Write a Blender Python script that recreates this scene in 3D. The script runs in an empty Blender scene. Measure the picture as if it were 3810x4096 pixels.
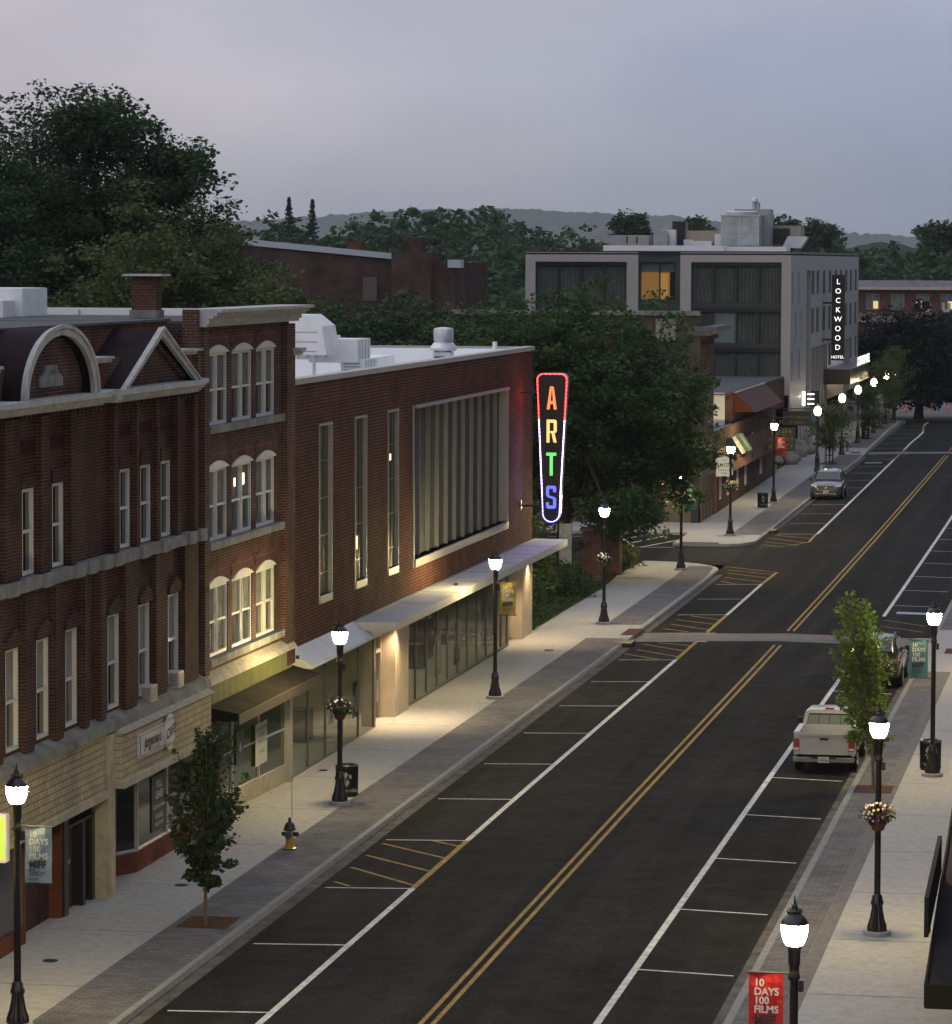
import bpy, bmesh, math, random
import numpy as np
from mathutils import Vector, Matrix
R_=math.radians
C=bpy.context.scene.collection
sc=bpy.context.scene
# ------------------------------------------------------------ camera
cd=bpy.data.cameras.new('camera'); cam=bpy.data.objects.new('camera',cd); C.objects.link(cam)
cd.sensor_fit='HORIZONTAL'; cd.sensor_width=36; cd.lens=141.96; cd.clip_start=1; cd.clip_end=20000
_R=Vector((.984907,.173045,.003696)); _U=Vector((-.015211,.065263,.997752)); _F=Vector((-.172415,.982749,-.066910))
cam.matrix_world=Matrix(((_R.x,_U.x,-_F.x,13.261),(_R.y,_U.y,-_F.y,0),(_R.z,_U.z,-_F.z,15.170),(0,0,0,1)))
sc.camera=cam
# ------------------------------------------------------------ dusk sky, weak sun, exposure
SUN_EL,SUN_ROT=R_(2),R_(-60)
w=bpy.data.worlds.new('World'); sc.world=w; w.use_nodes=True
nt=w.node_tree; N=nt.nodes; L=nt.links; N.clear()
def nn(t,**k):
    n=N.new(t)
    for a,b in k.items(): setattr(n,a,b)
    return n
out=nn('ShaderNodeOutputWorld'); bg=nn('ShaderNodeBackground'); bg2=nn('ShaderNodeBackground'); add=nn('ShaderNodeAddShader')
sky=nn('ShaderNodeTexSky',sky_type='NISHITA'); sky.sun_disc=False; sky.sun_elevation=SUN_EL; sky.sun_rotation=SUN_ROT; sky.dust_density=3
L.new(sky.outputs[0],bg2.inputs[0]); bg2.inputs[1].default_value=.012
tc=nn('ShaderNodeTexCoord'); sp=nn('ShaderNodeSeparateXYZ'); L.new(tc.outputs['Generated'],sp.inputs[0])
rz=nn('ShaderNodeValToRGB'); cr=rz.color_ramp      # height
cr.elements[0].position=0; cr.elements[0].color=(.27,.305,.36,1)
cr.elements[1].position=1; cr.elements[1].color=(.80,.85,.95,1)
for p,c in ((.012,(.315,.34,.39,1)),(.045,(.40,.42,.49,1)),(.085,(.415,.435,.52,1)),(.35,(.68,.71,.80,1))):
    e=cr.elements.new(p); e.color=c
L.new(sp.outputs[2],rz.inputs[0])
# warm pinkish western part of the overcast (left in the view)
mr=nn('ShaderNodeMapRange'); mr.inputs[1].default_value=-.06; mr.inputs[2].default_value=-.34; L.new(sp.outputs[0],mr.inputs[0])
cl=nn('ShaderNodeTexNoise'); cl.inputs['Scale'].default_value=7; cl.inputs['Detail'].default_value=4
mp=nn('ShaderNodeMapping'); mp.inputs['Scale'].default_value=(1,1,3.5); L.new(tc.outputs['Generated'],mp.inputs[0]); L.new(mp.outputs[0],cl.inputs[0])
ma=nn('ShaderNodeMath',operation='MULTIPLY_ADD'); ma.inputs[1].default_value=.9; L.new(cl.outputs[0],ma.inputs[0]); ma.inputs[2].default_value=-.45
mb=nn('ShaderNodeMath',operation='ADD',use_clamp=True); L.new(mr.outputs[0],mb.inputs[0]); L.new(ma.outputs[0],mb.inputs[1])
mx=nn('ShaderNodeMix',data_type='RGBA'); mx.inputs[7].default_value=(1.5,1.32,1.2,1); mx.inputs[6].default_value=(.84,.92,1.04,1); L.new(mb.outputs[0],mx.inputs[0])
mm=nn('ShaderNodeMix',data_type='RGBA',blend_type='MULTIPLY'); mm.inputs[0].default_value=1; L.new(rz.outputs[0],mm.inputs[6]); L.new(mx.outputs[2],mm.inputs[7])
ea=nn('ShaderNodeMapRange'); ea.inputs[1].default_value=.05; ea.inputs[2].default_value=.75; ea.inputs[3].default_value=1; ea.inputs[4].default_value=.42; L.new(sp.outputs[0],ea.inputs[0])
m3=nn('ShaderNodeMix',data_type='RGBA',blend_type='MULTIPLY'); m3.inputs[0].default_value=1; L.new(mm.outputs[2],m3.inputs[6]); L.new(ea.outputs[0],m3.inputs[7])   # the eastern half of the dusk sky is darker
sb=nn('ShaderNodeMapRange'); sb.inputs[1].default_value=.2; sb.inputs[2].default_value=-.7; sb.inputs[3].default_value=1; sb.inputs[4].default_value=.9; L.new(sp.outputs[1],sb.inputs[0])
m4=nn('ShaderNodeMix',data_type='RGBA',blend_type='MULTIPLY'); m4.inputs[0].default_value=1; L.new(m3.outputs[2],m4.inputs[6])
cn2=nn('ShaderNodeTexNoise'); cn2.inputs['Scale'].default_value=9; cn2.inputs['Detail'].default_value=7; cn2.inputs['Distortion'].default_value=.6; mp2=nn('ShaderNodeMapping'); mp2.inputs['Scale'].default_value=(1,1,2.6); mp2.inputs['Rotation'].default_value=(0,.5,0); L.new(tc.outputs['Generated'],mp2.inputs[0]); L.new(mp2.outputs[0],cn2.inputs[0])
cm=nn('ShaderNodeMapRange'); cm.inputs[1].default_value=.3; cm.inputs[2].default_value=.7; cm.inputs[3].default_value=.93; cm.inputs[4].default_value=1.07; L.new(cn2.outputs[0],cm.inputs[0])
cx_=nn('ShaderNodeMath',operation='MULTIPLY'); L.new(sb.outputs[0],cx_.inputs[0]); L.new(cm.outputs[0],cx_.inputs[1]); L.new(cx_.outputs[0],m4.inputs[7])
L.new(m4.outputs[2],bg.inputs[0]); bg.inputs[1].default_value=1.0
L.new(bg.outputs[0],add.inputs[0]); L.new(bg2.outputs[0],add.inputs[1]); L.new(add.outputs[0],out.inputs[0])
sl=bpy.data.lights.new('sun','SUN'); so=bpy.data.objects.new('sun',sl); C.objects.link(so)
sl.energy=.12; sl.angle=R_(25); sl.color=(1,.9,.8)
so.rotation_euler=(R_(60),0,R_(35))   # soft glow of the western sky, behind and to the right of the camera
sc.view_settings.view_transform='Standard'; sc.view_settings.look='None'; sc.view_settings.exposure=0; sc.view_settings.gamma=1
# ------------------------------------------------------------ ground profile
KY=[-300,0,40,70,100,136,165,200,240,273,300,340,420,600,6000]
KZ=[-1.2,0,.323,.48,.566,.573,.64,.80,1.08,1.33,1.45,1.5,1.5,1.5,1.5]
def prof(y): return float(np.interp(y,KY,KZ))
def road(x,y): return prof(y)-.0205*min(abs(x),6.)
def walk(y): return prof(y)+.02
# ------------------------------------------------------------ materials
MT={}
def lnk(nt,a,b): nt.links.new(a,b)
def mat(name,col,rough=.8,metal=0,var=.0,vs=3.,bump=0.,bs=20.,emit=None,es=0,spec=None,stain=None,coat=0):
    if name in MT: return MT[name]
    m=bpy.data.materials.new(name); m.use_nodes=True; t=m.node_tree; b=t.nodes['Principled BSDF']
    b.inputs['Base Color'].default_value=(*col,1); b.inputs['Roughness'].default_value=rough; b.inputs['Metallic'].default_value=metal
    b.inputs['Specular IOR Level'].default_value=(.06 if rough>=.7 else .5) if spec is None else spec; b.inputs['Coat Weight'].default_value=coat
    if emit: b.inputs['Emission Color'].default_value=(*emit,1); b.inputs['Emission Strength'].default_value=es
    if var or bump:
        c=t.nodes.new('ShaderNodeTexCoord')
    if var:
        n=t.nodes.new('ShaderNodeTexNoise'); n.inputs['Scale'].default_value=vs; n.inputs['Detail'].default_value=6; n.inputs['Roughness'].default_value=.65
        lnk(t,c.outputs['Object'],n.inputs[0])
        r=t.nodes.new('ShaderNodeMapRange'); r.inputs[1].default_value=.3; r.inputs[2].default_value=.7; r.inputs[3].default_value=1-var; r.inputs[4].default_value=1+var
        lnk(t,n.outputs[0],r.inputs[0])
        x=t.nodes.new('ShaderNodeMix'); x.data_type='RGBA'; x.blend_type='MULTIPLY'; x.inputs[0].default_value=1; x.inputs[6].default_value=(*col,1)
        lnk(t,r.outputs[0],x.inputs[7]); o=x.outputs[2]
        if stain:
            n2=t.nodes.new('ShaderNodeTexNoise'); n2.inputs['Scale'].default_value=stain[1]; n2.inputs['Detail'].default_value=8; n2.inputs['Roughness'].default_value=.7
            lnk(t,c.outputs['Object'],n2.inputs[0])
            r2=t.nodes.new('ShaderNodeMapRange'); r2.inputs[1].default_value=.52; r2.inputs[2].default_value=.66; r2.inputs[4].default_value=stain[2]; lnk(t,n2.outputs[0],r2.inputs[0])
            x2=t.nodes.new('ShaderNodeMix'); x2.data_type='RGBA'; lnk(t,r2.outputs[0],x2.inputs[0]); lnk(t,o,x2.inputs[6]); x2.inputs[7].default_value=(*stain[0],1); o=x2.outputs[2]
        lnk(t,o,b.inputs['Base Color'])
    if bump:
        n=t.nodes.new('ShaderNodeTexNoise'); n.inputs['Scale'].default_value=bs; n.inputs['Detail'].default_value=5; lnk(t,c.outputs['Object'],n.inputs[0])
        q=t.nodes.new('ShaderNodeBump'); q.inputs['Strength'].default_value=bump; q.inputs['Distance'].default_value=.05; lnk(t,n.outputs[0],q.inputs['Height']); lnk(t,q.outputs[0],b.inputs['Normal'])
    MT[name]=m; return m
def brick(name,c1,c2,mort,bw=.215,bh=.075,ms=.011,var=.45,bump=.6,flat=False,off=.5,rough=.88,stain=None):
    if name in MT: return MT[name]
    m=bpy.data.materials.new(name); m.use_nodes=True; t=m.node_tree; b=t.nodes['Principled BSDF']; b.inputs['Roughness'].default_value=rough; b.inputs['Specular IOR Level'].default_value=.05
    c=t.nodes.new('ShaderNodeTexCoord'); s=t.nodes.new('ShaderNodeSeparateXYZ'); lnk(t,c.outputs['Object'],s.inputs[0])
    k=t.nodes.new('ShaderNodeCombineXYZ')
    if flat: lnk(t,s.outputs[0],k.inputs[0]); lnk(t,s.outputs[1],k.inputs[1])
    else:
        a=t.nodes.new('ShaderNodeMath'); lnk(t,s.outputs[0],a.inputs[0]); lnk(t,s.outputs[1],a.inputs[1]); lnk(t,a.outputs[0],k.inputs[0]); lnk(t,s.outputs[2],k.inputs[1])
    br=t.nodes.new('ShaderNodeTexBrick'); br.inputs['Scale'].default_value=1; br.inputs['Brick Width'].default_value=bw; br.inputs['Row Height'].default_value=bh
    br.inputs['Mortar Size'].default_value=ms; br.inputs['Mortar Smooth'].default_value=.2; br.inputs['Bias'].default_value=-.1; br.offset=off
    br.inputs['Color1'].default_value=(*c1,1); br.inputs['Color2'].default_value=(*c2,1); br.inputs['Mortar'].default_value=(*mort,1)
    lnk(t,k.outputs[0],br.inputs[0])
    n=t.nodes.new('ShaderNodeTexNoise'); n.inputs['Scale'].default_value=.7; n.inputs['Detail'].default_value=8; n.inputs['Roughness'].default_value=.7; lnk(t,c.outputs['Object'],n.inputs[0])
    r=t.nodes.new('ShaderNodeMapRange'); r.inputs[1].default_value=.3; r.inputs[2].default_value=.7; r.inputs[3].default_value=1-var; r.inputs[4].default_value=1+var; lnk(t,n.outputs[0],r.inputs[0])
    x=t.nodes.new('ShaderNodeMix'); x.data_type='RGBA'; x.blend_type='MULTIPLY'; x.inputs[0].default_value=1; lnk(t,br.outputs[0],x.inputs[6]); lnk(t,r.outputs[0],x.inputs[7]); o=x.outputs[2]
    if stain:
        n2=t.nodes.new('ShaderNodeTexNoise'); n2.inputs['Scale'].default_value=stain[1]; n2.inputs['Detail'].default_value=8; n2.inputs['Roughness'].default_value=.75; lnk(t,c.outputs['Object'],n2.inputs[0])
        r2=t.nodes.new('ShaderNodeMapRange'); r2.inputs[1].default_value=.55; r2.inputs[2].default_value=.7; r2.inputs[4].default_value=stain[2]; lnk(t,n2.outputs[0],r2.inputs[0])
        x2=t.nodes.new('ShaderNodeMix'); x2.data_type='RGBA'; lnk(t,r2.outputs[0],x2.inputs[0]); lnk(t,o,x2.inputs[6]); x2.inputs[7].default_value=(*stain[0],1); o=x2.outputs[2]
    lnk(t,o,b.inputs['Base Color'])
    q=t.nodes.new('ShaderNodeBump'); q.inputs['Strength'].default_value=bump; q.inputs['Distance'].default_value=.02; q.invert=True; lnk(t,br.outputs['Fac'],q.inputs['Height']); lnk(t,q.outputs[0],b.inputs['Normal'])
    MT[name]=m; return m
def leafmat(name,c1,c2,trans=.3,hue=None):
    if name in MT: return MT[name]
    m=bpy.data.materials.new(name); m.use_nodes=True; t=m.node_tree; t.nodes.clear()
    o=t.nodes.new('ShaderNodeOutputMaterial'); d=t.nodes.new('ShaderNodeBsdfPrincipled'); d.inputs['Roughness'].default_value=.7; d.inputs['Specular IOR Level'].default_value=.25
    tr=t.nodes.new('ShaderNodeBsdfTranslucent'); ms=t.nodes.new('ShaderNodeMixShader'); ms.inputs[0].default_value=trans
    g=t.nodes.new('ShaderNodeNewGeometry'); c=t.nodes.new('ShaderNodeTexCoord'); n=t.nodes.new('ShaderNodeTexNoise'); n.inputs['Scale'].default_value=.45; n.inputs['Detail'].default_value=3
    lnk(t,c.outputs['Object'],n.inputs[0])
    a=t.nodes.new('ShaderNodeMath'); a.operation='MULTIPLY_ADD'; a.inputs[1].default_value=.45; lnk(t,g.outputs['Random Per Island'],a.inputs[0]); 
    r=t.nodes.new('ShaderNodeMapRange'); r.inputs[1].default_value=.35; r.inputs[2].default_value=.65; r.inputs[4].default_value=.6; lnk(t,n.outputs[0],r.inputs[0]); lnk(t,r.outputs[0],a.inputs[2])
    x=t.nodes.new('ShaderNodeMix'); x.data_type='RGBA'; x.inputs[6].default_value=(*c1,1); x.inputs[7].default_value=(*c2,1); lnk(t,a.outputs[0],x.inputs[0])
    lnk(t,x.outputs[2],d.inputs[0]); lnk(t,x.outputs[2],tr.inputs[0]); lnk(t,d.outputs[0],ms.inputs[1]); lnk(t,tr.outputs[0],ms.inputs[2]); lnk(t,ms.outputs[0],o.inputs[0])
    MT[name]=m; return m
def glassmat(name,tint,tr=.6,rough=.03):
    if name in MT: return MT[name]
    m=bpy.data.materials.new(name); m.use_nodes=True; t=m.node_tree; b=t.nodes['Principled BSDF']; o=t.nodes['Material Output']
    b.inputs['Base Color'].default_value=(*tint,1); b.inputs['Roughness'].default_value=rough; b.inputs['Specular IOR Level'].default_value=.9
    T=t.nodes.new('ShaderNodeBsdfTransparent'); T.inputs[0].default_value=(.8,.85,.82,1); ms=t.nodes.new('ShaderNodeMixShader'); ms.inputs[0].default_value=tr
    lnk(t,b.outputs[0],ms.inputs[1]); lnk(t,T.outputs[0],ms.inputs[2]); lnk(t,ms.outputs[0],o.inputs[0]); MT[name]=m; return m
# ------------------------------------------------------------ mesh builder
ORG={}
class MB:
    def __init__(s): s.v=[]; s.f=[]
    def add(s,vs,fs):
        o=len(s.v); s.v+= [tuple(p) for p in vs]; s.f+=[tuple(i+o for i in f) for f in fs]; return s
    def box(s,x0,x1,y0,y1,z0,z1):
        return s.add([(x0,y0,z0),(x1,y0,z0),(x1,y1,z0),(x0,y1,z0),(x0,y0,z1),(x1,y0,z1),(x1,y1,z1),(x0,y1,z1)],[(0,3,2,1),(4,5,6,7),(0,1,5,4),(1,2,6,5),(2,3,7,6),(3,0,4,7)])
    def hexa(s,b,t):   # bottom 4 pts ccw, top 4 pts
        return s.add(list(b)+list(t),[(0,3,2,1),(4,5,6,7),(0,1,5,4),(1,2,6,5),(2,3,7,6),(3,0,4,7)])
    def fbox(s,fr,u0,u1,v0,v1,w0,w1):
        P=[fr(u,v,w) for w in (w0,w1) for u,v in ((u0,v0),(u1,v0),(u1,v1),(u0,v1))]
        return s.add(P,[(0,3,2,1),(4,5,6,7),(0,1,5,4),(1,2,6,5),(2,3,7,6),(3,0,4,7)])
    def poly(s,pts): return s.add(pts,[tuple(range(len(pts)))])
    def fprism(s,fr,uv,w0,w1):   # uv polygon ccw, extruded in w
        n=len(uv); P=[fr(u,v,w0) for u,v in uv]+[fr(u,v,w1) for u,v in uv]
        return s.add(P,[tuple(range(n-1,-1,-1)),tuple(range(n,2*n))]+[(i,(i+1)%n,n+(i+1)%n,n+i) for i in range(n)])
    def lathe(s,prof_,c=(0,0,0),n=16,cap=True,ax='z'):
        P=[]; m=len(prof_)
        for r,z in prof_:
            for k in range(n):
                a=2*math.pi*k/n; p=(r*math.cos(a),r*math.sin(a),z)
                if ax=='x': p=(z,p[0],p[1])
                if ax=='y': p=(p[1],z,p[0])
                P.append((c[0]+p[0],c[1]+p[1],c[2]+p[2]))
        F=[(i*n+k,i*n+(k+1)%n,(i+1)*n+(k+1)%n,(i+1)*n+k) for i in range(m-1) for k in range(n)]
        if cap: F+=[tuple(range(n-1,-1,-1)),tuple(range((m-1)*n,m*n))]
        return s.add(P,F)
    def tube(s,pts,r,n=8):
        pts=[Vector(p) for p in pts]; P=[]; m=len(pts)
        rr=r if isinstance(r,(list,tuple)) else [r]*m
        for i,p in enumerate(pts):
            d=(pts[min(i+1,m-1)]-pts[max(i-1,0)]); d=d.normalized() if d.length>1e-9 else Vector((0,0,1))
            a=d.cross(Vector((0,0,1)) if abs(d.z)<.9 else Vector((1,0,0))).normalized(); b=d.cross(a)
            for k in range(n):
                t=2*math.pi*k/n; P.append(tuple(p+(a*math.cos(t)+b*math.sin(t))*rr[i]))
        F=[(i*n+k,i*n+(k+1)%n,(i+1)*n+(k+1)%n,(i+1)*n+k) for i in range(m-1) for k in range(n)]+[tuple(range(n)),tuple(range(m*n-1,(m-1)*n-1,-1))]
        return s.add(P,F)
    def build(s,name,m,parent=None,smooth=False,kind=None,label=None,bevel=0):
        o0=ORG.get(parent.name,Vector()) if parent else Vector()
        me=bpy.data.meshes.new(name); v=np.array(s.v,dtype=float)-np.array(o0)
        me.from_pydata([tuple(p) for p in v],[],s.f); me.materials.append(m)
        bm=bmesh.new(); bm.from_mesh(me); bmesh.ops.recalc_face_normals(bm,faces=bm.faces); 
        if bevel: bmesh.ops.bevel(bm,geom=[e for e in bm.edges],offset=bevel,segments=2,affect='EDGES',clamp_overlap=True)
        bm.to_mesh(me); bm.free()
        if smooth: me.polygons.foreach_set('use_smooth',[True]*len(me.polygons))
        if smooth and smooth!=2:
            try: me.set_sharp_from_angle(angle=R_(40))
            except Exception: pass
        me.update()
        o=bpy.data.objects.new(name,me); C.objects.link(o)
        if parent: o.parent=parent; ORG[o.name]=o0
        if kind: o['kind']=kind
        if label: o['label']=label
        return o
def tag(o,label,cat,group=None):
    o['label']=label; o['category']=cat
    if group: o['group']=group
    return o
def thing(name,label,cat,loc,group=None,rz=0):
    o=bpy.data.objects.new(name,None); C.objects.link(o); o.location=loc; o.empty_display_size=.3; o.rotation_euler=(0,0,rz)
    ORG[o.name]=Vector(loc); return tag(o,label,cat,group)
def proto(name,label,cat,group=None):   # built in local coordinates, moved afterwards
    o=thing(name,label,cat,(0,0,0),group); return o
def copy_tree(o,parent=None):
    c=o.copy(); C.objects.link(c)
    if parent: c.parent=parent; c.matrix_parent_inverse=o.matrix_parent_inverse
    for ch in [x for x in KIDS.get(o.name,[])]: copy_tree(ch,c)
    return c
KIDS={}
def reg(o):
    allo=[x for x in bpy.data.objects if x.parent is not None]
    def rec(p):
        KIDS[p.name]=[x for x in allo if x.parent==p]
        for k in KIDS[p.name]: rec(k)
    rec(o)
def place(o,loc,rz=0,label=None,scale=1):
    o.location=loc; o.rotation_euler=(0,0,rz)
    if scale!=1: o.scale=(scale,)*3
    if label: o['label']=label
    return o
def FL(X=-10.0,s=1): return lambda u,v,w:(X+w,u,v)      # wall facing +X: u=Y, v=Z
def FF(Y): return lambda u,v,w:(u,Y-w,v)                # wall facing -Y: u=X, v=Z
def wallmesh(mb,fr,u0,u1,v0,v1,ops=(),rev=.3,w=0.):
    us=sorted({u0,u1,*[max(u0,min(u1,a)) for o in ops for a in o[:2]]}); vs=sorted({v0,v1,*[max(v0,min(v1,a)) for o in ops for a in o[2:4]]})
    for i in range(len(us)-1):
        for j in range(len(vs)-1):
            cu,cv=(us[i]+us[i+1])/2,(vs[j]+vs[j+1])/2
            if any(o[0]<cu<o[1] and o[2]<cv<o[3] for o in ops): continue
            mb.poly([fr(us[i],vs[j],w),fr(us[i+1],vs[j],w),fr(us[i+1],vs[j+1],w),fr(us[i],vs[j+1],w)])
    for a,b,c,d in [o[:4] for o in ops]:
        for q in (((a,c),(a,d)),((a,d),(b,d)),((b,d),(b,c)),((b,c),(a,c))):
            mb.poly([fr(*q[0],w),fr(*q[1],w),fr(*q[1],w-rev),fr(*q[0],w-rev)])
def window(fr,u0,u1,v0,v1,par,dep=.2,bw=.07,mull=(),rails=(),fm=None,gm=None,name='window',mw=.06,th=.07,sub='pane'):
    m=MB()
    m.fbox(fr,u0,u0+bw,v0,v1,-dep,-dep+th); m.fbox(fr,u1-bw,u1,v0,v1,-dep,-dep+th)
    m.fbox(fr,u0+bw,u1-bw,v0,v0+bw,-dep,-dep+th); m.fbox(fr,u0+bw,u1-bw,v1-bw,v1,-dep,-dep+th)
    for a in mull: m.fbox(fr,a-mw/2,a+mw/2,v0+bw,v1-bw,-dep+.001,-dep+th-.003)
    for a in rails: m.fbox(fr,u0+bw,u1-bw,a-.03,a+.03,-dep+.002,-dep+th-.012)
    f=m.build(name,fm,par)
    g=MB().poly([fr(u0+.02,v0+.02,-dep+.03),fr(u1-.02,v0+.02,-dep+.03),fr(u1-.02,v1-.02,-dep+.03),fr(u0+.02,v1-.02,-dep+.03)])
    g.build(sub,gm,f); return f
_fc={}
def text(s,size,par,m,pos,right,up,name='lettering',ext=.004,bold=0.,sx=1.,align='CENTER',shear=0.,wrap=None,spacing=1.):
    """pos is the anchor (world), right/up unit vectors; baseline at pos"""
    cu=bpy.data.curves.new('t','FONT'); cu.body=s; cu.size=1; cu.extrude=0; cu.offset=bold; cu.align_x=align; cu.shear=shear; cu.space_character=spacing; cu.resolution_u=3
    ob=bpy.data.objects.new('t',cu); C.objects.link(ob); dg=bpy.context.evaluated_depsgraph_get(); me=bpy.data.meshes.new_from_object(ob.evaluated_get(dg))
    vs=np.zeros(len(me.vertices)*3); me.vertices.foreach_get('co',vs); vs=vs.reshape(-1,3); fs=[tuple(p.vertices) for p in me.polygons]
    bpy.data.objects.remove(ob); bpy.data.curves.remove(cu); bpy.data.meshes.remove(me)
    r=Vector(right).normalized(); u=Vector(up).normalized(); n=r.cross(u); P=[]
    for x,y,_ in vs:
        x*=size*sx; y*=size
        if wrap: a=x/wrap; P.append(tuple(Vector(pos)+r*(wrap*math.sin(a))+u*y-n*(wrap*(1-math.cos(a)))+n*ext))
        else: P.append(tuple(Vector(pos)+r*x+u*y+n*ext))
    mb=MB(); mb.v=P; mb.f=fs
    o0=ORG.get(par.name,Vector()) if par else Vector()
    me=bpy.data.meshes.new(name); me.from_pydata([tuple(Vector(p)-o0) for p in P],[],fs); me.materials.append(m)
    o=bpy.data.objects.new(name,me); C.objects.link(o); o.parent=par; ORG[o.name]=o0
    return o
# ------------------------------------------------------------ ground, road, pavements
asph=mat('asphalt',(.023,.0225,.0225),.8,var=.30,vs=1.3,bump=.4,bs=60,stain=((.033,.031,.030),.22,.5),spec=.015)
t_=asph.node_tree; b_=t_.nodes['Principled BSDF']; c0=b_.inputs['Base Color'].links[0].from_socket
tc_=t_.nodes.new('ShaderNodeTexCoord'); mp_=t_.nodes.new('ShaderNodeMapping'); mp_.inputs['Scale'].default_value=(1.1,.035,1); nz_=t_.nodes.new('ShaderNodeTexNoise'); nz_.inputs['Scale'].default_value=1; nz_.inputs['Detail'].default_value=5; nz_.inputs['Roughness'].default_value=.6
lnk(t_,tc_.outputs['Object'],mp_.inputs[0]); lnk(t_,mp_.outputs[0],nz_.inputs[0]); mr_=t_.nodes.new('ShaderNodeMapRange'); mr_.inputs[1].default_value=.3; mr_.inputs[2].default_value=.7; mr_.inputs[3].default_value=.72; mr_.inputs[4].default_value=1.35; lnk(t_,nz_.outputs[0],mr_.inputs[0])
fz_=t_.nodes.new('ShaderNodeTexNoise'); fz_.inputs['Scale'].default_value=14; fz_.inputs['Detail'].default_value=3; lnk(t_,tc_.outputs['Object'],fz_.inputs[0]); fr_=t_.nodes.new('ShaderNodeMapRange'); fr_.inputs[1].default_value=.3; fr_.inputs[2].default_value=.7; fr_.inputs[3].default_value=.7; fr_.inputs[4].default_value=1.35; lnk(t_,fz_.outputs[0],fr_.inputs[0])
mu_=t_.nodes.new('ShaderNodeMath'); mu_.operation='MULTIPLY'; lnk(t_,mr_.outputs[0],mu_.inputs[0]); lnk(t_,fr_.outputs[0],mu_.inputs[1])
xm_=t_.nodes.new('ShaderNodeMix'); xm_.data_type='RGBA'; xm_.blend_type='MULTIPLY'; xm_.inputs[0].default_value=1; lnk(t_,c0,xm_.inputs[6]); lnk(t_,mu_.outputs[0],xm_.inputs[7]); lnk(t_,xm_.outputs[2],b_.inputs['Base Color'])
asph2=mat('new_asphalt',(.018,.017,.017),.85,var=.25,vs=1.5)
lotm=mat('lot_asphalt',(.13,.13,.135),.9,var=.15,vs=.5)
conc=mat('concrete',(.35,.345,.335),.85,var=.12,vs=5,bump=.15,bs=80,stain=((.22,.21,.20),3.5,.45))
kerbm=mat('granite_kerb',(.235,.235,.235),.85,var=.2,vs=4,bump=.2,bs=30)
curbf=mat('gutter_sand',(.10,.095,.088),.95,var=.45,vs=1.8)
paver=brick('pavers',(.125,.123,.13),(.175,.168,.172),(.085,.083,.085),bw=.3,bh=.15,ms=.012,var=.28,flat=True,bump=.4)
paver2=brick('crosswalk_pavers',(.17,.155,.145),(.22,.20,.19),(.12,.11,.10),bw=.3,bh=.15,ms=.012,var=.25,flat=True)
white=mat('road_white',(.56,.56,.54),.75,var=.25,vs=3,stain=((.13,.125,.12),7,.65))
yellow=mat('road_yellow',(.31,.21,.065),.75,var=.3,vs=3,stain=((.08,.06,.035),7,.7))
redm=mat('tactile_red',(.085,.040,.030),.85,var=.2,vs=5)
dirt=mat('mulch',(.10,.058,.035),.95,var=.5,vs=9,bump=.8,bs=40)
grassb=mat('soil_grass',(.035,.05,.02),.95,var=.4,vs=2)
Ys=sorted(set(KY[1:12])|set(np.arange(40,330,4.0)))
def ys(a,b,extra=()): return sorted({a,b,*[float(y) for y in Ys if a<y<b],*extra})
def strip(name,Y,xl,xr,z,m,drop=0.,kind='structure'):
    """sheet (or slab, drop>0) whose edges xl(y), xr(y) and height z(x,y) follow the street"""
    P=[];F=[];n=len(Y); fx=lambda q,y: q(y) if callable(q) else q
    nx=[0,1]
    if not callable(xl) and not callable(xr) and xl<0<xr: nx=[0,.5,1]
    k=len(nx)
    for y in Y:
        a,b=fx(xl,y),fx(xr,y)
        for t in nx:
            x=a+(b-a)*t
            if k==3 and t==.5: x=0
            P.append((x,y,z(x,y)))
    for i in range(n-1):
        for j in range(k-1): F.append((i*k+j,i*k+j+1,(i+1)*k+j+1,(i+1)*k+j))
    mb=MB().add(P,F)
    if drop:
        bot=[(p[0],p[1],p[2]-drop) for p in P]; o=len(P); mb.v+=bot
        for i in range(n-1):
            mb.f.append((i*k,(i+1)*k,o+(i+1)*k,o+i*k)); mb.f.append((i*k+k-1,(i+1)*k+k-1,o+(i+1)*k+k-1,o+i*k+k-1))
        mb.f.append((0,k-1,o+k-1,o)); e=(n-1)*k; mb.f.append((e,e+k-1,o+e+k-1,o+e))
    return mb.build(name,m,kind=kind)
g=MB(); gy=[-300,0]+[40+i*10 for i in range(39)]+[520,700,1200,2500,6000]; gx=[-4000,-800,-200,-60,-30,-15,0,15,30,60,200,800,4000]
P=[(x,y,prof(y)-.34) for y in gy for x in gx]; nx_=len(gx)
g.add(P,[(j*nx_+i,j*nx_+i+1,(j+1)*nx_+i+1,(j+1)*nx_+i) for j in range(len(gy)-1) for i in range(nx_-1)]); g.build('ground',mat('earth',(.06,.065,.045),.95,var=.3,vs=.05),kind='structure')
strip('road',ys(0,327),-5.9,5.7,lambda x,y:road(x,y),asph)
strip('side_street',ys(179.4,197.6),-60,-5.9,lambda x,y:road(6,y)-.002,asph)
strip('junction_paving',ys(168,179.4),-6.0,-5.9,lambda x,y:road(6,y)-.004,asph)
strip('crossing_street',[327,345,380,420],-40,60,lambda x,y:prof(y)-.03,lotm)
strip('asphalt_patch',[181.3,189.2],lambda y:-9.6,lambda y:-5.95,lambda x,y:road(6,y)+.004,asph2)
wz=lambda x,y:walk(y)
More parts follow.
